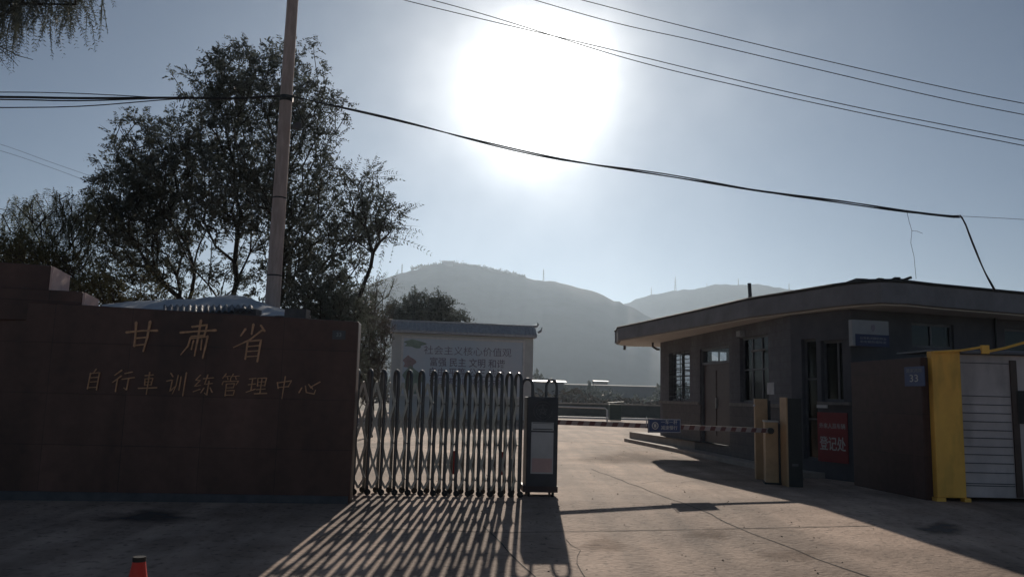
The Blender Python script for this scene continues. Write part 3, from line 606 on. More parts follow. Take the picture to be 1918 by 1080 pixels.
s = MB(); s.obox(b, (1, 0), 0, .022, -.01, .3, 0, hb+.01); s.build('edge_trim', 'yellow', t)
s = MB(); s.obox(b, (1, 0), .08, .18, -.006, -.002, .32, .36); s.build('label_plate', 'block', t)

# ------------------------------------------------------------------ guardhouse
WA = Vector((4.40, 23.52, 0)); WB = Vector((5.34, 15.26, 0)); WC = Vector((5.95, 14.0, 0)); WE = Vector((14, 16.4, 0))
t = thing('guardhouse', WB, 'low dark guardhouse with a broad flat overhanging roof on the right of the lane', 'building')
FZ = .30; CZ = 3.0; SD = (WB-WA).normalized(); SN = Vector((-SD.y, SD.x, 0))     # SN points to +x side (inside)
def facade(p0, p1, z0, z1, thick, ops, name, m, split=None):
    """wall from p0 to p1 with openings (s0,s1,zb,zt); inside on the left-hand normal"""
    d = (p1-p0); L = d.length; d = d.normalized(); s = MB(); s2 = MB(); cur = 0
    def pier(a, b, za, zb_):
        if b-a < .005 or zb_-za < .005: return
        if split and za < split < zb_: s2.obox(p0, d, a, b, 0, thick, za, split); s.obox(p0, d, a, b, 0, thick, split, zb_)
        elif split and zb_ <= split: s2.obox(p0, d, a, b, 0, thick, za, zb_)
        else: s.obox(p0, d, a, b, 0, thick, za, zb_)
    for a, b, zb_, zt_ in sorted(ops):
        pier(cur, a, z0, z1); pier(a, b, z0, zb_); pier(a, b, zt_, z1); cur = b
    pier(cur, L, z0, z1)
    s.build(name, m, t)
    if s2.v: s2.build('plinth_wall', 'wall_low', t)
    return d, L
def S(px, p0=WA, d=SD): q = PL(px, 700, p0, d); return (Vector((q.x, q.y, 0))-p0).dot(d)
def window(p0, d, a, b, zb_, zt_, nx_, nz_, inner=.08, glass='glass', name='window', bars=None):
    s = MB(); f = .045
    for x0, x1, z0, z1 in ((a, b, zb_, zb_+f), (a, b, zt_-f, zt_), (a, a+f, zb_+f, zt_-f), (b-f, b, zb_+f, zt_-f)): s.obox(p0, d, x0, x1, inner, inner+.06, z0, z1)
    for i in range(1, nx_): x = a+(b-a)*i/nx_; s.obox(p0, d, x-.018, x+.018, inner+.005, inner+.055, zb_+f, zt_-f)
    for i in range(1, nz_): z = zb_+(zt_-zb_)*i/nz_; s.obox(p0, d, a+f, b-f, inner+.01, inner+.05, z-.015, z+.015)
    w_ = s.build(name, 'frame', t)
    s = MB(); s.obox(p0, d, a+f, b-f, inner+.025, inner+.031, zb_+f, zt_-f); s.build('pane', glass, w_)
    if bars:
        s = MB(); nv_, nh = bars
        for i in range(1, nv_): x = a+(b-a)*i/nv_; s.obox(p0, d, x-.008, x+.008, -.03, -.014, zb_, zt_)
        for i in range(1, nh): z = zb_+(zt_-zb_)*i/nh; s.obox(p0, d, a, b, -.012, -.0, z-.008, z+.008)
        s.build('security_grille', 'black', w_)
    return w_
ZS = 1.31
w1 = (S(1253), S(1292), ZS, 2.62); dr = (S(1311), S(1366), FZ, 2.60); w2 = (S(1386), S(1440), ZS, 2.70)
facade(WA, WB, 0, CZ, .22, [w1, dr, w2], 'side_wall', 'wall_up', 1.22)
window(WA, SD, *w1, 2, 2, bars=(5, 12)); window(WA, SD, *w2, 3, 2, glass='glassd')
s = MB(); s.obox(WA, SD, 0.02, dr[0]-.03, -.03, -.003, 1.22, 1.29); s.build('sill_band', 'sill', t); s = MB(); s.obox(WA, SD, dr[1]+.03, (WB-WA).length-.02, -.03, -.003, 1.22, 1.29); s.build('sill_band', 'sill', t)
# door with transom
s = MB(); s.obox(WA, SD, dr[0]+.05, dr[1]-.05, .10, .15, FZ+.02, 2.2); d_ = s.build('door', 'doorm', t)
s = MB()
for k in range(2):
    for z0, z1 in ((.5, 1.15), (1.3, 2.05)):
        a = dr[0]+.05+(dr[1]-dr[0]-.1)*k/2; s.obox(WA, SD, a+.1, a+(dr[1]-dr[0]-.1)/2-.1, .085, .098, z0, z1)
s.build('door_panel', 'doorm', d_)
s = MB(); mx_ = (dr[0]+dr[1])/2; s.obox(WA, SD, mx_-.06, mx_-.03, .05, .098, 1.15, 1.4); s.build('handle', 'steel', d_)
s = MB(); s.obox(WA, SD, dr[0], dr[0]+.05, .05, .16, FZ, 2.6); s.obox(WA, SD, dr[1]-.05, dr[1], .05, .16, FZ, 2.6); s.obox(WA, SD, dr[0]+.05, dr[1]-.05, .05, .16, 2.2, 2.26); s.obox(WA, SD, dr[0]+.05, dr[1]-.05, .05, .16, 2.55, 2.6); s.build('door_frame', 'frame', t)
s = MB(); s.obox(WA, SD, dr[0]+.05, dr[1]-.05, .10, .106, 2.26, 2.55); s.build('transom_pane', 'glass', t)
# corner face with the registration window
CD = (WC-WB).normalized(); cl = (WC-WB).length
gw = (S(1502, WB, CD), S(1530, WB, CD), FZ, 2.5); rw = (S(1538, WB, CD), S(1592, WB, CD), 1.36, 2.45)
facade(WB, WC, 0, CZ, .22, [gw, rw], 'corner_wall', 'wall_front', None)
window(WB, CD, *gw, 1, 3, glass='glassd', name='glass_door'); window(WB, CD, *rw, 2, 1, glass='glassd')
s = MB(); s.obox(WB, CD, rw[0]-.04, rw[1]+.04, -.08, -.003, 1.30, 1.355); s.build('window_sill', 'sill', t)
# front
ED = (WE-WC).normalized(); el = (WE-WC).length
f1 = (S(1711, WC, ED), S(1790, WC, ED), PL(1750, 652, WC, ED).z, PL(1750, 606, WC, ED).z)
f2 = (f1[1]+1.2, f1[1]+2.6, f1[2], f1[3]); f3 = (S(1685, WC, ED), S(1702, WC, ED), 1.9, 2.35)
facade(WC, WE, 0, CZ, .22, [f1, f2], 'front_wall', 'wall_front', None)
for f in (f1, f2): window(WC, ED, *f, 2, 1, glass='glassd', inner=.05)
# right and far walls, with the far windows that show the sky
WF = Vector((13.2, 24.5, 0)); facade(WE, WF, 0, CZ, .22, [], 'end_wall', 'wall_front')
bd = (WA-WF); bl = bd.length; bdn = bd.normalized()
def SB(px): q = PL(px, 700, WF, bdn); return (Vector((q.x, q.y, 0))-WF).dot(bdn)
bw1 = (SB(1312), SB(1262), 1.25, 2.68); bw2 = (SB(1362), SB(1328), 2.45, 2.8)
facade(WF, WA, 0, CZ, .22, [bw1, bw2], 'rear_wall', 'wall_up')
window(WF, bdn, *bw1, 3, 3, inner=.06); window(WF, bdn, *bw2, 2, 1, inner=.06)
s = MB(); s.prism([WA+SN*.25+SD*.25, WB+SN*.25, WC+Vector((.3, .3, 0)), WE+Vector((-.3, .3, 0)), WF+Vector((-.3, -.3, 0))], 0.02, FZ); s.build('inner_floor', 'interior', t)
# roof slab
rp = [(1155, 617), (1157, 612), (1200, 603), (1300, 581), (1400, 558), (1450, 550), (1500, 542), (1560, 532), (1600, 527), (1650, 523), (1700, 525), (1750, 531), (1918, 547)]
rim = [G(x, y, 3.4) for x, y in rp]; pts = [(p.x, p.y) for p in rim]
lx, ly = pts[0]
pts = [(lx+.45, 25.6), (lx+.12, 25.2), (lx-.01, 24.7)]+pts+[(15.5, 16.8), (15.5, 25.8)]
s = MB(); s.prism(pts, CZ+.002, 3.395); s.build('roof_slab', 'fascia', t, bevel=.02)
ins = MB(); cx_, cy_ = 9.5, 20.5; ins.prism([(cx_+(x-cx_)*.985, cy_+(y-cy_)*.985) for x, y in pts], CZ-.02, CZ+.0015); ins.build('soffit', 'soffit', t)
s = MB(); lip = [(x, y) for x, y in pts]; s.tube([(x, y, 3.38) for x, y in lip], .03, 6); s.build('roof_edge_strip', 'rubber', t)
q = G(1170, 645, CZ); s = MB(); s.tube([(q.x, q.y, CZ-.03), (q.x, q.y, CZ-.16)], .04, 8); s.build('drain_spout', 'block', t)
s = MB(); q = WA+SD*.05-SN*.12; s.tube([q+Vector((-.12, 0, CZ-.03)), q+Vector((-.12, 0, CZ-.15)), q+Vector((.0, 0, CZ-.22)), q+Vector((.08, 0, CZ-.22))], .035, 8); s.build('drain_elbow', 'block', t, smooth=True)
q = G(1392, 560, 3.4)+Vector((.3, .5, 0)); s = MB(); zt_ = P(1390, 530, q.y).z; s.tube([(q.x, q.y, 3.38), (q.x-.02, q.y, zt_)], .04, 8); s.build('vent_pipe', 'block', t)
s = MB(); A = lambda x, y, d=13.9: P(x, y, d)
s.tube([A(1585, 530), A(1604, 523), A(1625, 524)], .022, 6); s.tube([A(1604, 524), A(1690, 523)], .014, 6); s.tube([A(1633, 527), A(1646, 522), A(1655, 523)], .02, 6); s.tube([A(1664, 527), A(1676, 520.5), A(1686, 521)], .02, 6); s.tube([A(1676, 526), A(1690, 525), A(1704, 520), A(1707, 519.5)], .025, 6)
tag(s.build('metal_rods', 'black'), 'loose metal rods lying along the front edge of the guardhouse roof', 'rods')
s = MB(); s.tube([(WC+ED*S(1866, WC, ED))+Vector((0, -.05, z)) for z in (3.0, 2.6, 2.2)], .02, 6); s.build('wall_conduit', 'black', t)
q = PL(1392, 625, WA, SD); s = MB(); s.obox(q, SD, -.1, .1, -.12, -.003, q.z-.06, q.z+.06); s.build('wall_lamp', 'signwhite', t)
q = PL(1421, 655, WA, SD); s = MB(); s.obox(q, SD, -.35, .35, -.02, -.003, q.z-.03, q.z+.01); s.build('curtain_rail', 'sill', t)
q = PL(1444, 727, WA, SD); s = MB(); s.obox(q, SD, -.16, .16, -.012, -.003, q.z-.12, q.z+.12); tag(s.build('paper_notice', 'paper'), 'small white paper notice on the guardhouse wall above the tan pillar', 'notice')
# steps
def stepslab(z0, z1, off, nm):
    a = G(1179 if off else 1169, 808 if off else 820, z1); b_ = G(1413, 868 if not off else 866, z1)
    d = (b_-a).normalized(); d.z = 0; a.z = b_.z = 0; e_ = a+d*11.0
    s = MB(); s.prism([(a.x, a.y), (e_.x, e_.y), (7.5, e_.y), (7.5, a.y+.25)][::-1], z0, z1); return s
t2 = thing('entrance_steps', (4.6, 20, 0), 'two low stone steps along the side of the guardhouse', 'steps')
stepslab(-.02, .10, 0, '').build('lower_step', 'step', t2, bevel=.01)
a = G(1179, 808, FZ); b_ = G(1290, 824, FZ); d = (b_-a).normalized(); e_ = a+d*10
s = MB(); s.prism([(a.x, a.y), (e_.x, e_.y), (WB.x+.1, e_.y), (WB.x+.1, WB.y+.4), (WA.x+.15, WA.y), (7.0, 23.6), (7.0, a.y+.2)][::-1], .0995, FZ-.001); s.build('upper_step', 'step', t2, bevel=.01)

# banner, emblem board, number plate
o = PL(1532, 771, WB, CD); o2 = PL(1588, 771, WB, CD); wl = (Vector((o2.x-o.x, o2.y-o.y))).length; zt_ = o.z; zb_ = PL(1532, 862, WB, CD).z; o.z = 0
n_ = CD.cross(upv); s = MB(); s.obox(o, CD, 0, wl, -.02, -.006, zb_, zt_); t3 = s.build('registration_banner', 'red'); tag(t3, 'red banner reading visitor vehicle registration below the corner window', 'banner')
text('banner_text', '外来人员车辆', .1, 'letter', t3, o+CD*(wl/2)+n_*.022+Vector((0, 0, zt_-(zt_-zb_)*.28)), CD, depth=.002, fit=wl*.86)
text('banner_text', '登记处', .26, 'letter', t3, o+CD*(wl/2)+n_*.022+Vector((0, 0, zt_-(zt_-zb_)*.65)), CD, depth=.002, fit=wl*.86, bold=.002)
q = PL(1547, 761, WB, CD); s = MB(); s.obox(q, CD, -.12, .12, -.1, -.082, q.z-.025, q.z+.03); tag(s.build('paper_strip', 'letter'), 'white strip on the ledge just above the red banner', 'paper')
TD = (P(1657, 600, 13.75)-P(1596, 598, 13.6)); TD.z = 0; TD.normalize()
o = P(1596, 598, 13.5); p2 = P(1657, 600, 13.75); wl = (p2-o).length; zt_ = o.z; zb_ = P(1596, 647, 13.5).z; o.z = 0; n_ = TD.cross(upv)
s = MB(); s.obox(o, TD, 0, wl, 0, .10, zb_, zt_); t4 = s.build('emblem_board', 'signwhite', bevel=.004); tag(t4, 'white light box sign with a crest above a blue band, high on the guardhouse corner', 'sign')
s = MB(); s.obox(o, TD, .05, wl-.002, -.006, -.002, zb_+.0, zb_+(zt_-zb_)*.46); bb = s.build('blue_band', 'bluedk', t4)
cc = o+TD*(wl*.56)-Vector((0, 0, 0))+n_*.004+Vector((0, 0, zt_-.13)); s = MB(); sh = [(-.035, .05), (.0, .065), (.035, .05), (.04, 0), (.02, -.045), (0, -.06), (-.02, -.045), (-.04, 0)]
s.extr([cc+TD*x+upv*z for x, z in sh], n_*.004); s.build('crest', 'ink', t4)
for k in range(2): text('band_text', ('公安机关群防群治' if k == 0 else '治安联防值班室'), .045, 'signwhite', bb, o+TD*(wl*.55)+n_*.008+Vector((0, 0, zb_+.135-.06*k)), TD, depth=.001, fit=wl*.72)

# ------------------------------------------------------------------ right gate wall
RA = Vector((5.72, 13.49, 0)); RB = Vector((5.96, 11.5, 0)); RD = (RB-RA).normalized(); rl = (RB-RA).length
t = thing('gate_side_wall', RA, 'dark red granite wall right of the lane carrying the number 33 plate', 'wall')
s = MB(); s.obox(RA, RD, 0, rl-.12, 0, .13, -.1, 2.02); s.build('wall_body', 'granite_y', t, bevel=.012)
o = PL(1695, 687, RA, RD); p2 = PL(1732, 687, RA, RD); wl = (Vector((p2.x-o.x, p2.y-o.y))).length; zb_ = PL(1695, 723, RA, RD).z; zt_ = o.z; o.z = 0; n_ = RD.cross(upv)
s = MB(); s.obox(o, RD, 0, wl, -.012, -.002, zb_, zt_); t5 = s.build('house_number_plate', 'blue'); tag(t5, 'blue house number plate reading 33 on the right gate wall', 'number plate')
text('plate_number', '33', .15, 'letter', t5, o+RD*(wl*.48)+n_*.014+Vector((0, 0, zt_-(zt_-zb_)*.62)), RD, depth=.001, fit=wl*.42)
text('plate_text', '营家湾路', .06, 'signwhite', t5, o+RD*(wl*.5)+n_*.014+Vector((0, 0, zt_-(zt_-zb_)*.22)), RD, depth=.001, fit=wl*.8)

# ------------------------------------------------------------------ kiosk
KD = Vector((1, .03, 0)).normalized(); K0 = GR(1757, 938); k0 = Vector((K0.x, K0.y, 0)); kz = PL(1747, 657, k0, KD).z; zf = gz(K0.y)
kl = S(1745, k0, KD) if False else 0
t = thing('kiosk', (k0.x, k0.y, zf), 'yellow framed roadside kiosk with grey slatted shutter at the right edge', 'kiosk')
wy = (PL(1806, 800, k0, KD)-PL(1752, 800, k0, KD)).length
s = MB(); s.obox(k0, KD, 0, wy, 0, .14, zf+.05, kz); s.build('yellow_corner', 'yellow2', t, bevel=.012)
s = MB(); s.obox(k0, KD, -.03, .10, -.03, .1, zf, zf+.05); s.build('foot', 'yellow2', t); s = MB(); s.obox(k0, KD, wy-.05, wy+.04, -.03, .08, zf, zf+.05); s.build('foot', 'yellow2', t)
s = MB(); s.obox(k0, KD, wy+.002, 3.4, .06, .95, zf+.06, kz-.03); s.build('shutter', 'corr', t)
s = MB(); hh = (kz-.03-zf-.06)
for k, fz in enumerate((.115, .295, .355, .415, .475, .535, .59, .65, .705, .765, .83, .905, .06)):
    z = kz-.03-hh*fz if k else zf+.06+hh*.08
    s.obox(k0, KD, wy+.01, wy+.74, .052, .0585, z-.006, z+.006)
s.build('shutter_groove', 'slot', t)
s = MB(); s.obox(k0, KD, wy+.75, wy+.84, .03, .058, zf+.07, kz-.1); s.build('jamb', 'doorm', t)
a = S(1904, k0, KD); s = MB(); s.obox(k0, KD, a, a+.9, .03, .058, PL(1904, 793, k0, KD).z, PL(1904, 731, k0, KD).z); s.build('kiosk_window', 'black', t)
s = MB(); s.obox(k0, KD, a+.01, a+.89, .0585, .0595, PL(1904, 791, k0, KD).z, PL(1904, 733, k0, KD).z); s.build('window_back', 'black', t)
s = MB(); s.obox(k0, KD, 0.01, 3.5, .02, 1.0, kz+.002, kz+.025); s.build('kiosk_roof', 'tin', t)
s = MB(); q = lambda x, y, dd=0: PL(x, y, k0+Vector((0, -.06+dd, 0)), KD)
s.tube([q(1748, 659), q(1800, 656), q(1850, 648)], .018, 6); s.tube([q(1850, 658), q(1880, 652), q(1930, 638)], .02, 6); s.obox(q(1838, 660), KD, 0, .11, -.02, .02, q(1838, 662).z, q(1838, 646).z); s.build('awning_frame', 'yellow2', t)
s = MB(); s.tube([q(1800, 658, .03), q(1880, 660, .03), q(1960, 663, .03)], .03, 8); s.build('rolled_awning', 'tin', t, smooth=True)

# ------------------------------------------------------------------ traffic cone
cz = P(261, 1046, 4.35); gzc = gz(4.35); hc = cz.z-gzc
t = thing('traffic_cone', (cz.x, 4.35, gzc), 'red traffic cone with a dark rim at the bottom left in the wall shade', 'traffic cone')
s = MB(); X, Y = cz.x, 4.35; s.tube([(X, Y, gzc+.03), (X, Y, gzc+hc*.5), (X, Y, cz.z)], [.16, .09, .030], 24); s.build('cone_body', 'cone', t, smooth=True)
s = MB(); s.tube([(X, Y, cz.z-.012), (X, Y, cz.z+.012)], .033, 20); s.build('top_rim', 'black', t)
s = MB(); s.box(X-.19, X+.19, Y-.19, Y+.19, gzc+.0, gzc+.03); s.build('cone_base', 'rubber', t, bevel=.01)

# ------------------------------------------------------------------ notice wall behind the gate
BD_ = 44.; o = P(728, 787, BD_); p2 = P(996, 787, BD_+1.5); ND = (p2-o); ND.z = 0; wl = ND.length; ND.normalize(); o.z = 0; n_ = ND.cross(upv)
zt_ = P(728, 622, BD_).z; t = thing('notice_wall', o, 'broad notice wall with tiled ridge and slogan panel behind the folding gate', 'notice board')
s = MB(); s.obox(o, ND, 0, wl, 0, .5, 0, zt_); s.build('wall_body', 'board_wall', t, bevel=.03)
ptl = zt_-.0; s = MB()
pb = 1.3; m1 = .62; tp = zt_-.28
for a, b_, z0, z1 in ((m1-.12, wl-m1+.12, tp, tp+.12), (m1-.12, wl-m1+.12, pb-.12, pb), (m1-.12, m1, pb, tp), (wl-m1, wl-m1+.12, pb, tp)): s.obox(o, ND, a, b_, -.08, -.003, z0, z1)
s.build('panel_frame', 'board_trim', t)
s = MB(); s.obox(o, ND, m1, wl-m1, -.03, -.003, pb, tp); pn = s.build('slogan_panel', 'board_print', t)
s = MB()
# tiled ridge: eave, slope, ridge
ez = zt_+.05; rz = P(728, 600, BD_).z
for a, b_, f0, f1_, z0, z1 in ((-.12, wl+.12, -.35, .85, zt_+.002, zt_+.12),): s.obox(o, ND, a, b_, f0, f1_, z0, z1)
nn_ = Vector((-ND.y, ND.x, 0)); e1_ = o+ND*-.12; L2 = wl+.24
s.add([e1_-nn_*.36+upv*(zt_+.121), e1_+ND*L2-nn_*.36+upv*(zt_+.121), e1_+ND*L2+nn_*.25+upv*rz, e1_+nn_*.25+upv*rz, e1_+nn_*.86+upv*(zt_+.121), e1_+ND*L2+nn_*.86+upv*(zt_+.121)], [(0, 1, 2, 3), (3, 2, 5, 4), (0, 3, 4), (1, 5, 2)])
for i in range(int(L2/.22)):
    a = e1_+ND*(.1+i*.22); s.tube([a-nn_*.37+upv*(zt_+.14), a+nn_*.25+upv*(rz+.01)], .04, 6)
s.build('tiled_ridge', 'tile_roof', t)
s = MB(); a = e1_+nn_*.25+upv*(rz+.03); s.tube([a, a+ND*L2], .06, 8)
for sgn, q in ((-1, a), (1, a+ND*L2)):
    s.tube([q-ND*sgn*.1, q+ND*sgn*.12+upv*.03, q+ND*sgn*.2+upv*.12, q+ND*sgn*.13+upv*.24], [.07, .07, .05, .03], 8)
    s.tube([q-nn_*.6+ND*sgn*.05-upv*.38, q-nn_*.66+ND*sgn*.2-upv*.3, q-nn_*.66+ND*sgn*.26-upv*.1], [.07, .06, .03], 8)
s.build('ridge_ornament', 'farroof' if False else 'tile_roof', t, smooth=True)
pc = o+ND*(wl*.53)+n_*.034; hsz = wl
zr = lambda y: P(860, y, BD_).z
text('slogan_heading', '社会主义核心价值观', .52, 'ink', pn, pc+upv*zr(657), ND, depth=.005, fit=wl*.62)
text('slogan_line', '富强 民主 文明 和谐', .52, 'ink', pn, pc+upv*zr(679), ND, depth=.005, fit=wl*.53, bold=.006)
text('slogan_line', '自由 平等 公正 法治', .52, 'ink', pn, pc+upv*zr(698), ND, depth=.005, fit=wl*.53, bold=.006)
text('slogan_line', '爱国 敬业 诚信 友善', .52, 'ink', pn, pc+upv*zr(717), ND, depth=.005, fit=wl*.53, bold=.006)
for (ax, az, rx, rz_, m) in ((m1+.55, pb+.75, .5, .7, 'print_green'), (m1+.35, pb+1.7, .32, .35, 'print_red'), (m1+.6, tp-.3, .55, .22, 'print_green')):
    s = MB(); cc = o+ND*ax+n_*.031+upv*az; s.extr([cc+ND*rx*math.cos(a)*(1+.25*math.sin(5*a+ax))+upv*rz_*math.sin(a)*(1+.2*math.sin(4*a)) for a in [2*math.pi*i/28 for i in range(28)]], n_*.003); s.build('printed_flowers', m, pn)

# ------------------------------------------------------------------ far edge of the yard: low wall, gate pipe, bin, kerb
a = G(900, 776); b_ = G(1330, 787); LD = (b_-a).normalized(); a -= LD*6
t = thing('low_wall', (a.x, a.y, 0), 'long low dark wall closing the far end of the yard left of the guardhouse', 'wall')
zt_ = P(1100, 757, a.y).z; s = MB(); s.obox(a, LD, 0, 26, 0, .3, 0, zt_); s.build('wall_body', 'lowwall', t); s = MB(); s.obox(a, LD, -.1, 26.1, -.06, .36, zt_+.002, zt_+.09); s.build('coping', 'step', t)
s = MB(); q = G(1045, 781); s.obox(Vector((a.x, q.y-2.2, 0)), LD, 0, 24, -.2, .2, .002, .12); tag(s.build('pale_kerb', 'white'), 'pale kerb in front of the low wall at the far end of the yard', 'kerb')
q = P(1137, 785, 47); s = MB(); zz = P(1137, 764, 47).z; s.tube([(q.x, 47, 0), (q.x, 47, zz-.1), (q.x-.12, 47, zz), (P(1045, 762, 47).x-1, 47, zz+.03)], .05, 8); tag(s.build('pipe_rail', 'white', smooth=True), 'pale bent pipe rail in front of the low wall', 'rail')
q0 = P(1142, 785, 48); q1 = P(1164, 785, 48); t = thing('waste_bin', (q0.x, 48, 0), 'dark green bin with open lid beside the pipe rail', 'bin'); zz = P(1150, 757, 48).z
s = MB(); s.box(q0.x, q1.x, 48, 48.7, 0.05, zz); s.build('bin_body', 'green_bin', t, bevel=.04)
s = MB(); s.bar((q0.x-.1, 48.1, zz+.08), (q1.x+.15, 48.1, zz+.16), .06, .7, (0, 1, 0)); s.build('bin_lid', 'green_bin', t)
# leaves: generic mesh of many small blades
def leaf_mesh(name, quads, m, parent=None, **tags):
    v = np.concatenate(quads).reshape(-1, 3); n = len(v)//4
    o0 = WO[parent.name] if parent else Vector(v.mean(0).tolist())
    v = v-np.array(o0)
    me = bpy.data.meshes.new(name); me.vertices.add(len(v)); me.vertices.foreach_set('co', v.astype('f').ravel())
    me.loops.add(n*4); me.loops.foreach_set('vertex_index', np.arange(n*4, dtype='i')); me.polygons.add(n)
    me.polygons.foreach_set('loop_start', np.arange(0, n*4, 4, dtype='i')); me.update(calc_edges=True); me.validate()
    me.materials.append(M[m]); o = bpy.data.objects.new(name, me); C.objects.link(o); WO[o.name] = o0
    if parent: o.parent = parent
    else: o.location = o0
    for k, x in tags.items(): o[k] = x
    return o
def unit(a): return a/np.maximum(np.linalg.norm(a, axis=-1, keepdims=True), 1e-9)
def blades(base, d, ln, wd):
    """diamond leaves: base (n,3), direction, length (n,), width"""
    n = len(base); r = unit(rng.normal(size=(n, 3))); sd_ = unit(np.cross(d, r)); L = ln[:, None]; W = wd[:, None]
    return np.stack([base, base+d*L*.45+sd_*W/2, base+d*L, base+d*L*.45-sd_*W/2], 1)
def twigs(pts, dirs, L, k, leaf, lw, droop=.2, spread=.9):
    """pinnate leaves: a rachis from each point along dirs with k pairs of leaflets"""
    n = len(pts); out = []; q = blades(pts, unit(dirs), np.full(n, 1.)*L, np.full(n, .012)); out.append(q)
    side = unit(np.cross(dirs, rng.normal(size=(n, 3))))
    for j in range(k):
        f = (j+.7)/k; dd = dirs.copy(); pos = pts+dirs*(L*f)[:, None] if isinstance(L, np.ndarray) else pts+dirs*L*f
        pos[:, 2] -= droop*f*f*(L if not isinstance(L, np.ndarray) else L)
        for sg in (-1, 1):
            ld = unit(dirs*.6+side*sg*spread+rng.normal(size=(n, 3))*.18-np.array([0, 0, droop*.8])); s_ = 1-.35*f
            out.append(blades(pos, ld, leaf*s_*rng.uniform(.75, 1.2, n), lw*s_*rng.uniform(.8, 1.2, n)))
    return out
def sample_blobs(blobs, n):
    """blobs (px,py,rx,ry,D,rd,weight) -> n points in world"""
    w_ = np.array([b[6]*b[2]*b[3] for b in blobs]); w_ = w_/w_.sum(); out = []; nrm_ = []
    for b, c_ in zip(blobs, rng.multinomial(n, w_)):
        for _ in range(c_):
            u = unit(rng.normal(size=3)); rr = rng.uniform(0, 1)**(1/2.6)
            x, y, z = u*rr; p = P(b[0]+x*b[2], b[1]+y*b[3], b[4]+z*b[5]); out.append(p); nrm_.append((x, z, -y))
    return np.array([tuple(p) for p in out]), np.array(nrm_)
def grow(base, pts, trunk_top, r0, name_parent, stems=1, rmin=.006, spread=.0):
    """branch skeleton: attach every point to the nearest skeleton node so far, curved, thicker towards the base"""
    nodes = []; par = []; pl_ = []
    for k in range(stems):
        a = Vector(base)+Vector((random.uniform(-spread, spread)*.25, random.uniform(-spread, spread)*.25, 0)); tp = Vector(trunk_top)+Vector((random.uniform(-1, 1)*spread, random.uniform(-1, 1)*spread*.7, random.uniform(-.3, .6)*spread))
        prev = -1
        for i in range(7):
            q = a.lerp(tp, i/6); q += Vector((math.sin(i*1.1+k)*.04, math.cos(i*.9+k)*.04, 0)) if 0 < i < 6 else Vector((0, 0, 0))
            nodes.append(np.array(q)); pl_.append(0. if prev < 0 else pl_[prev]+float(np.linalg.norm(nodes[-1]-nodes[prev]))); par.append(prev); prev = len(nodes)-1
    order = np.argsort(np.linalg.norm(pts-np.array(trunk_top), axis=1))
    for i in order:
        p = pts[i]; arr = np.array(nodes); dv = p-arr; dist = np.linalg.norm(dv, axis=1)+np.where(arr[:, 2] > p[2], (arr[:, 2]-p[2])*1.2, 0)
        j = int(np.argmin(dist+.55*np.array(pl_))); a = nodes[j]; L = np.linalg.norm(p-a); k = max(1, int(L/.35)); prev = j
        for m_ in range(1, k+1):
            f = m_/k; q = a+(p-a)*f+np.array([0, 0, .08*L*math.sin(math.pi*f)])+rng.normal(size=3)*.03*(f < 1)
            nodes.append(q); pl_.append(pl_[prev]+float(np.linalg.norm(q-nodes[prev]))); par.append(prev); prev = len(nodes)-1
    n = len(nodes); w_ = np.ones(n); has = np.zeros(n, bool)
    for i in range(n-1, -1, -1):
        if par[i] >= 0: w_[par[i]] += w_[i]
    rad = rmin+(r0-rmin)*np.sqrt(w_/w_.max()); s = MB()
    for i in range(n):
        j = par[i]
        if j >= 0:
            ra, rb = rad[j] if rad[j] < rad[i]*1.6 else rad[i]*1.3, rad[i]; s.tube([nodes[j], nodes[i]], [float(ra), float(rb)], 6 if rb > .03 else 4, caps=False)
    return s.build('trunk', 'bark', name_parent)
def tree(name, label, base, blobs, nb_, tw, L, k, leaf, lw, m='leaf', r0=.16, top=None, up=.35, droop=.25, group=None, stems=1, spread=0, dirmode='out', cat='tree', crown='crown', bm=True):
    t = thing(name, base, label, cat, group); pts, nr = sample_blobs(blobs, nb_)
    tp = top or (base[0], base[1], pts[:, 2].min()*.6+.4)
    if bm: grow(base, pts, tp, r0, t, stems, spread=spread)
    bp = np.repeat(pts, tw, 0); bn = np.repeat(nr, tw, 0); n = len(bp)
    bp = bp+rng.normal(size=(n, 3))*.10
    if dirmode == 'out': d = unit(unit(bn)*.5+rng.normal(size=(n, 3))*.6+np.array([0, 0, up]))
    elif dirmode == 'down': d = unit(rng.normal(size=(n, 3))*.28+np.array([0, 0, -1.]))
    else: d = unit(rng.normal(size=(n, 3))*.35+np.array([0, 0, 1.]))
    Ls = L*rng.uniform(.6, 1.3, n); leaf_mesh(crown, twigs(bp, d, Ls, k, leaf, lw, droop), m, t); return t
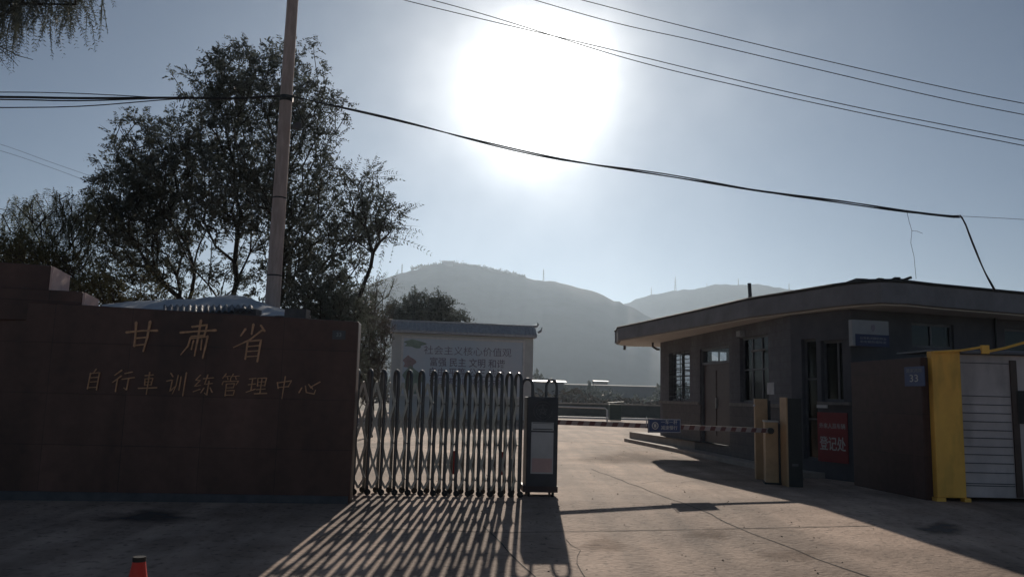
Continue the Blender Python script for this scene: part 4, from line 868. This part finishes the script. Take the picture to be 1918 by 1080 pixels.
# big tree
BT = (P(430, 600, 19.5).x, 19.5, 0.)
tree('spreading_tree', 'large dark spreading tree behind the utility pole and name wall', BT,
     [(500, 170, 130, 85, 19.5, 1.3, 1.0), (400, 160, 90, 60, 19.5, 1.0, .6), (560, 130, 60, 60, 19.5, .8, .6), (590, 200, 75, 60, 19, .9, .7), (460, 260, 170, 90, 19.5, 1.8, 1.25), (310, 300, 110, 80, 19.5, 1.4, 1.1), (260, 240, 60, 45, 19.5, .8, .5),
      (420, 350, 190, 80, 19.5, 2., 1.15), (240, 350, 70, 70, 19.5, 1., 1.0), (560, 330, 100, 100, 19.5, 1.4, .9), (640, 400, 90, 75, 19, 1.1, .6), (620, 450, 110, 60, 19, 1.1, .9), (700, 430, 50, 40, 18.5, .6, .45),
      (230, 420, 90, 80, 19.5, 1.2, 1.0), (300, 470, 80, 60, 20, 1.2, .6), (210, 500, 80, 60, 20, 1, .9), (590, 520, 90, 80, 20, 1.4, 1.5), (480, 470, 60, 100, 20.5, 1, .55), (640, 580, 60, 60, 20, 1, 1.4), (540, 440, 60, 100, 20, 1, .9), (340, 390, 110, 60, 19.5, 1.2, 1.0), (250, 400, 80, 60, 19.5, 1, 1.), (390, 430, 60, 40, 19.8, 1, .5), (215, 300, 45, 50, 19.5, .7, .5), (470, 130, 90, 50, 19.5, .9, .7), (330, 520, 80, 40, 20, .8, .9), (440, 540, 60, 40, 20.3, .8, .6), (200, 560, 80, 40, 20, 1, 1.), (270, 450, 80, 60, 20, 1, .7), (480, 400, 80, 60, 20, 1, .8)],
     1900, 5, .30, 5, .11, .045, top=(BT[0]+.1, 19.5, 1.9), r0=.11, stems=5, spread=.9)
tree('feathery_shrub', 'feathery young tree with long pinnate leaves at the right side of the big tree', (P(655, 560, 17.8).x, 17.8, 0.),
     [(660, 330, 40, 30, 17.8, .4, .6), (690, 370, 50, 45, 17.8, .5, 1.), (700, 420, 45, 40, 17.8, .5, 1.), (650, 400, 40, 60, 17.8, .5, .8), (720, 410, 30, 30, 17.8, .5, .5)],
     60, 2, .75, 12, .12, .034, top=(P(655, 560, 17.8).x, 17.8, 2.4), r0=.05, up=.5, droop=.15)
WTx = P(70, 560, 17).x
tree('willow_tree', 'thin yellow green willow with hanging leaves left of the big tree', (WTx, 18, 0.),
     [(90, 400, 80, 50, 18, 1., 1.), (40, 420, 60, 50, 18, 1, 1.), (150, 400, 60, 50, 18, .8, .8), (60, 480, 90, 60, 18, 1, .9), (140, 480, 70, 60, 18, 1, .9), (-60, 420, 60, 70, 18, 1, 1), (0, 540, 60, 40, 18, 1, .8)],
     300, 4, .6, 11, .085, .022, m='leafw', dirmode='down', r0=.06, top=(WTx, 18, 2.2), stems=3, spread=.8, droop=.0)
tree('olive_thicket', 'low olive green thicket behind the stepped wall', (P(230, 560, 16).x, 16.5, 0.),
     [(150, 550, 90, 40, 16.5, 1, 1.), (260, 540, 60, 40, 16.5, 1, .8), (60, 500, 90, 40, 16.5, 1, .8), (330, 560, 60, 24, 16.5, .8, .4), (0, 480, 90, 50, 16.5, 1, .9)], 240, 7, .2, 5, .06, .026, m='leafo', r0=.05, stems=4, spread=.8, cat='bush', crown='foliage')
bx = P(620, 700, 15).x
tree('dark_bush', 'dense dark bush between the utility pole and the notice wall', (bx, 17, 0.),
     [(590, 560, 70, 60, 17, .9, 1.2), (650, 590, 50, 60, 17, .9, 1.2), (560, 600, 60, 40, 17, .8, 1.), (640, 660, 60, 60, 17, .8, 1.)], 260, 7, .2, 5, .06, .03, m='leaf', r0=.05, stems=4, spread=.4, cat='bush', crown='foliage')
tree('dry_shrub', 'brownish half bare shrub between the wall end and the notice wall', (P(700, 700, 24).x, 24, 0.),
     [(700, 560, 30, 50, 24, .8, .4), (705, 640, 26, 60, 24, .8, 1.), (690, 700, 30, 60, 24, .8, 1.2), (690, 600, 30, 50, 24, .8, .8)], 200, 6, .3, 5, .08, .03, m='leafd', r0=.04, stems=5, spread=.3, dirmode='up', cat='bush', crown='foliage')
for (px, py, rx, ry, lab) in ((790, 590, 75, 42, 'rounded tree behind the left half of the notice wall'),):
    tree('round_tree', lab, (P(px, 700, 52).x, 52, 0.), [(px, py+10, rx, ry+10, 52, 2.2, 1.), (px-40, py+5, 40, 40, 52, 2, .6), (px+40, py+10, 45, 32, 52, 2, .7), (px, 660, 60, 50, 52, 2, .5)], 330, 6, .75, 5, .25, .10, m='leaf', r0=.2, top=(P(px, 700, 52).x, 52, 3.5))
tree('bare_tree', 'half bare slender tree between the big tree and the notice wall', (P(715, 700, 40).x, 40, 0.),
     [(715, 535, 30, 32, 40, 1, .6), (700, 590, 30, 60, 40, 1, 1.)], 70, 3, .5, 5, .12, .03, m='leafo', r0=.08, top=(P(712, 620, 40).x, 40, 3), up=.8)
# drooping branch, top left
tx = -7.6
tree('weeping_tree', 'weeping branches with narrow leaves hanging into the top left corner', (tx, 8.6, -.1),
     [(30, -30, 90, 45, 8.4, .7, 1.), (120, -22, 80, 34, 8.4, .5, .9), (-60, 20, 60, 60, 8.4, .6, .8), (20, 0, 60, 26, 8.4, .4, .7)], 90, 4, .50, 15, .06, .015, m='leaf', dirmode='down', r0=.025, top=(tx, 8.6, 4.6), droop=.0)
s = MB(); s.tube([P(-40, 70, 8.4), P(10, 92, 8.4), P(35, 105, 8.4), P(62, 112, 8.4)], [.008, .006, .005, .003], 5); s.tube([P(0, 92, 8.4), P(20, 108, 8.4), P(34, 124, 8.4)], [.005, .004, .003], 5)
tw = s.build('bare_twig', 'bark', bpy.data.objects['weeping_tree'])

# ------------------------------------------------------------------ distance: tree belt, long houses, masts
def belt(name, x0, x1, y, h, n, ls, m, label):
    b = np.stack([rng.uniform(x0, x1, n), y+rng.uniform(-6, 6, n), rng.uniform(0, 1, n)**.8], 1)
    prof = h*(.55+.3*np.sin(b[:, 0]*.11+1)+.2*np.sin(b[:, 0]*.31)+.15*np.sin(b[:, 0]*.9)); b[:, 2] *= prof
    d = unit(rng.normal(size=(n, 3))); return leaf_mesh(name, [blades(b, d, np.full(n, ls)*rng.uniform(.6, 1.3, n), np.full(n, ls*.7))], m, kind='stuff', label=label, category='trees')
belt('tree_belt', -60, 160, 230, 7.5, 7000, 1.6, 'leaf', 'hazy belt of distant trees at the foot of the hills')
belt('tree_belt', -20, 80, 110, 2.2, 3500, .7, 'leafd', 'low dry scrub beyond the low wall')
for k, (x0, x1, y0, y1, D, lab) in enumerate(((1000, 1056, 711, 742, 170, 'long pale roofed shed just right of the folding gate in the distance'), (1115, 1138, 712, 722, 330, 'small far house with a glinting roof below the hills'), (1062, 1240, 718, 742, 260, 'long grey factory hall at the foot of the hills'))):
    a = P(x0, y0, D); b_ = P(x1, y0, D); t = thing('distant_shed', ((a.x+b_.x)/2, D, 0), lab, 'shed'); s = MB(); s.box(a.x, b_.x, D, D+12, 0, a.z-.3); s.build('shed_wall', 'farwall', t)
    s = MB(); s.add([(a.x-.6, D-.6, a.z-.28), (b_.x+.6, D-.6, a.z-.28), (b_.x+.6, D+6, a.z+.1), (a.x-.6, D+6, a.z+.1), (b_.x+.6, D+12.6, a.z-.28), (a.x-.6, D+12.6, a.z-.28)], [(0, 1, 2, 3), (3, 2, 4, 5)]); s.build('shed_roof', 'farroof' if k < 2 else 'farwall', t)
def mast(px, pyt, pyb, D, lab):
    a = P(px, pyb, D); b_ = P(px, pyt, D); h = b_.z-a.z; t_ = MB(); wd = h*.07; z0 = a.z-6
    for sx, sy in ((-1, -1), (1, -1), (1, 1), (-1, 1)): t_.tube([(a.x+sx*wd, D+sy*wd, z0), (b_.x, D, b_.z)], .28, 4)
    for i in range(7):
        f = i/7; g_ = (i+1)/7; za = z0+(b_.z-z0)*f; zb2 = z0+(b_.z-z0)*g_
        for sy in (-1, 1): t_.tube([(a.x-wd*(1-f), D+sy*wd*(1-f), za), (a.x+wd*(1-g_), D+sy*wd*(1-g_), zb2)], .18, 3); t_.tube([(a.x+wd*(1-f), D+sy*wd*(1-f), za), (a.x-wd*(1-g_), D+sy*wd*(1-g_), zb2)], .18, 3)
    for i in (5, 6): z = z0+(b_.z-z0)*i/7; t_.tube([(a.x-wd*1.6, D, z), (a.x+wd*1.6, D, z)], .2, 3)
    tag(t_.build('transmission_tower', 'tower'), lab, 'tower', 'lattice towers on the ridges')
for a in ((753, 494, 512, 1250, 'lattice tower at the left end of the nearer hill'), (1018, 504, 527, 1250, 'lattice tower right of the summit trees on the nearer hill'), (1220, 537, 554, 1750, 'short lattice tower where the farther hill begins to rise'), (1265, 517, 547, 1750, 'tallest lattice tower on the farther hill'), (1324, 530, 534, 1750, 'tiny lattice tower on the shoulder of the farther hill'), (1383, 521, 534, 1750, 'lattice tower just left of the roof vent pipe'), (1478, 530, 543, 1750, 'lattice tower at the right end of the farther hill')): mast(*a)
n = 2600; pxs = rng.uniform(770, 985, n); ry_ = np.interp(pxs, [a[0] for a in H1], [a[1] for a in H1]); hh = np.abs(rng.normal(size=n))*3.0*(.4+.6*np.abs(np.sin(pxs*.23)*np.sin(pxs*.071)))*(pxs > 0)
b = np.array([tuple(P(x, y+2-h_, 1245)) for x, y, h_ in zip(pxs, ry_, hh)]); leaf_mesh('ridge_scrub', [blades(b, unit(rng.normal(size=(n, 3))), np.full(n, 2.4), np.full(n, 1.8))], 'leaf', kind='stuff', label='trees and scrub along the crest of the nearer hill', category='trees')
a = P(828, 495, 1240); b_ = P(850, 495, 1240); t = thing('hilltop_pavilion', ((a.x+b_.x)/2, 1245, a.z-3), 'small flat roofed pavilion on the summit of the nearer hill', 'building'); z1 = P(840, 489, 1240).z
s = MB(); s.box(a.x+1.5, b_.x-1.5, 1241, 1250, a.z-5, z1-1); s.build('pavilion_wall', 'farwall', t); s = MB(); s.box(a.x, b_.x, 1239, 1252, z1-.99, z1+.5); s.build('pavilion_roof', 'farwall', t)

# ------------------------------------------------------------------ haze
hm = bpy.data.materials.new('haze'); hm.use_nodes = True; hn = hm.node_tree; hn.nodes.clear()
pv = hn.nodes.new('ShaderNodeVolumePrincipled'); pv.inputs['Color'].default_value = (.66, .81, .97, 1); pv.inputs['Density'].default_value = .00019; pv.inputs['Anisotropy'].default_value = .6
ho = hn.nodes.new('ShaderNodeOutputMaterial'); hn.links.new(pv.outputs[0], ho.inputs['Volume']); M['haze'] = hm
s = MB(); s.box(-3100, 3100, -260, 3100, -2.0, 330); s.build('haze', 'haze', kind='stuff')
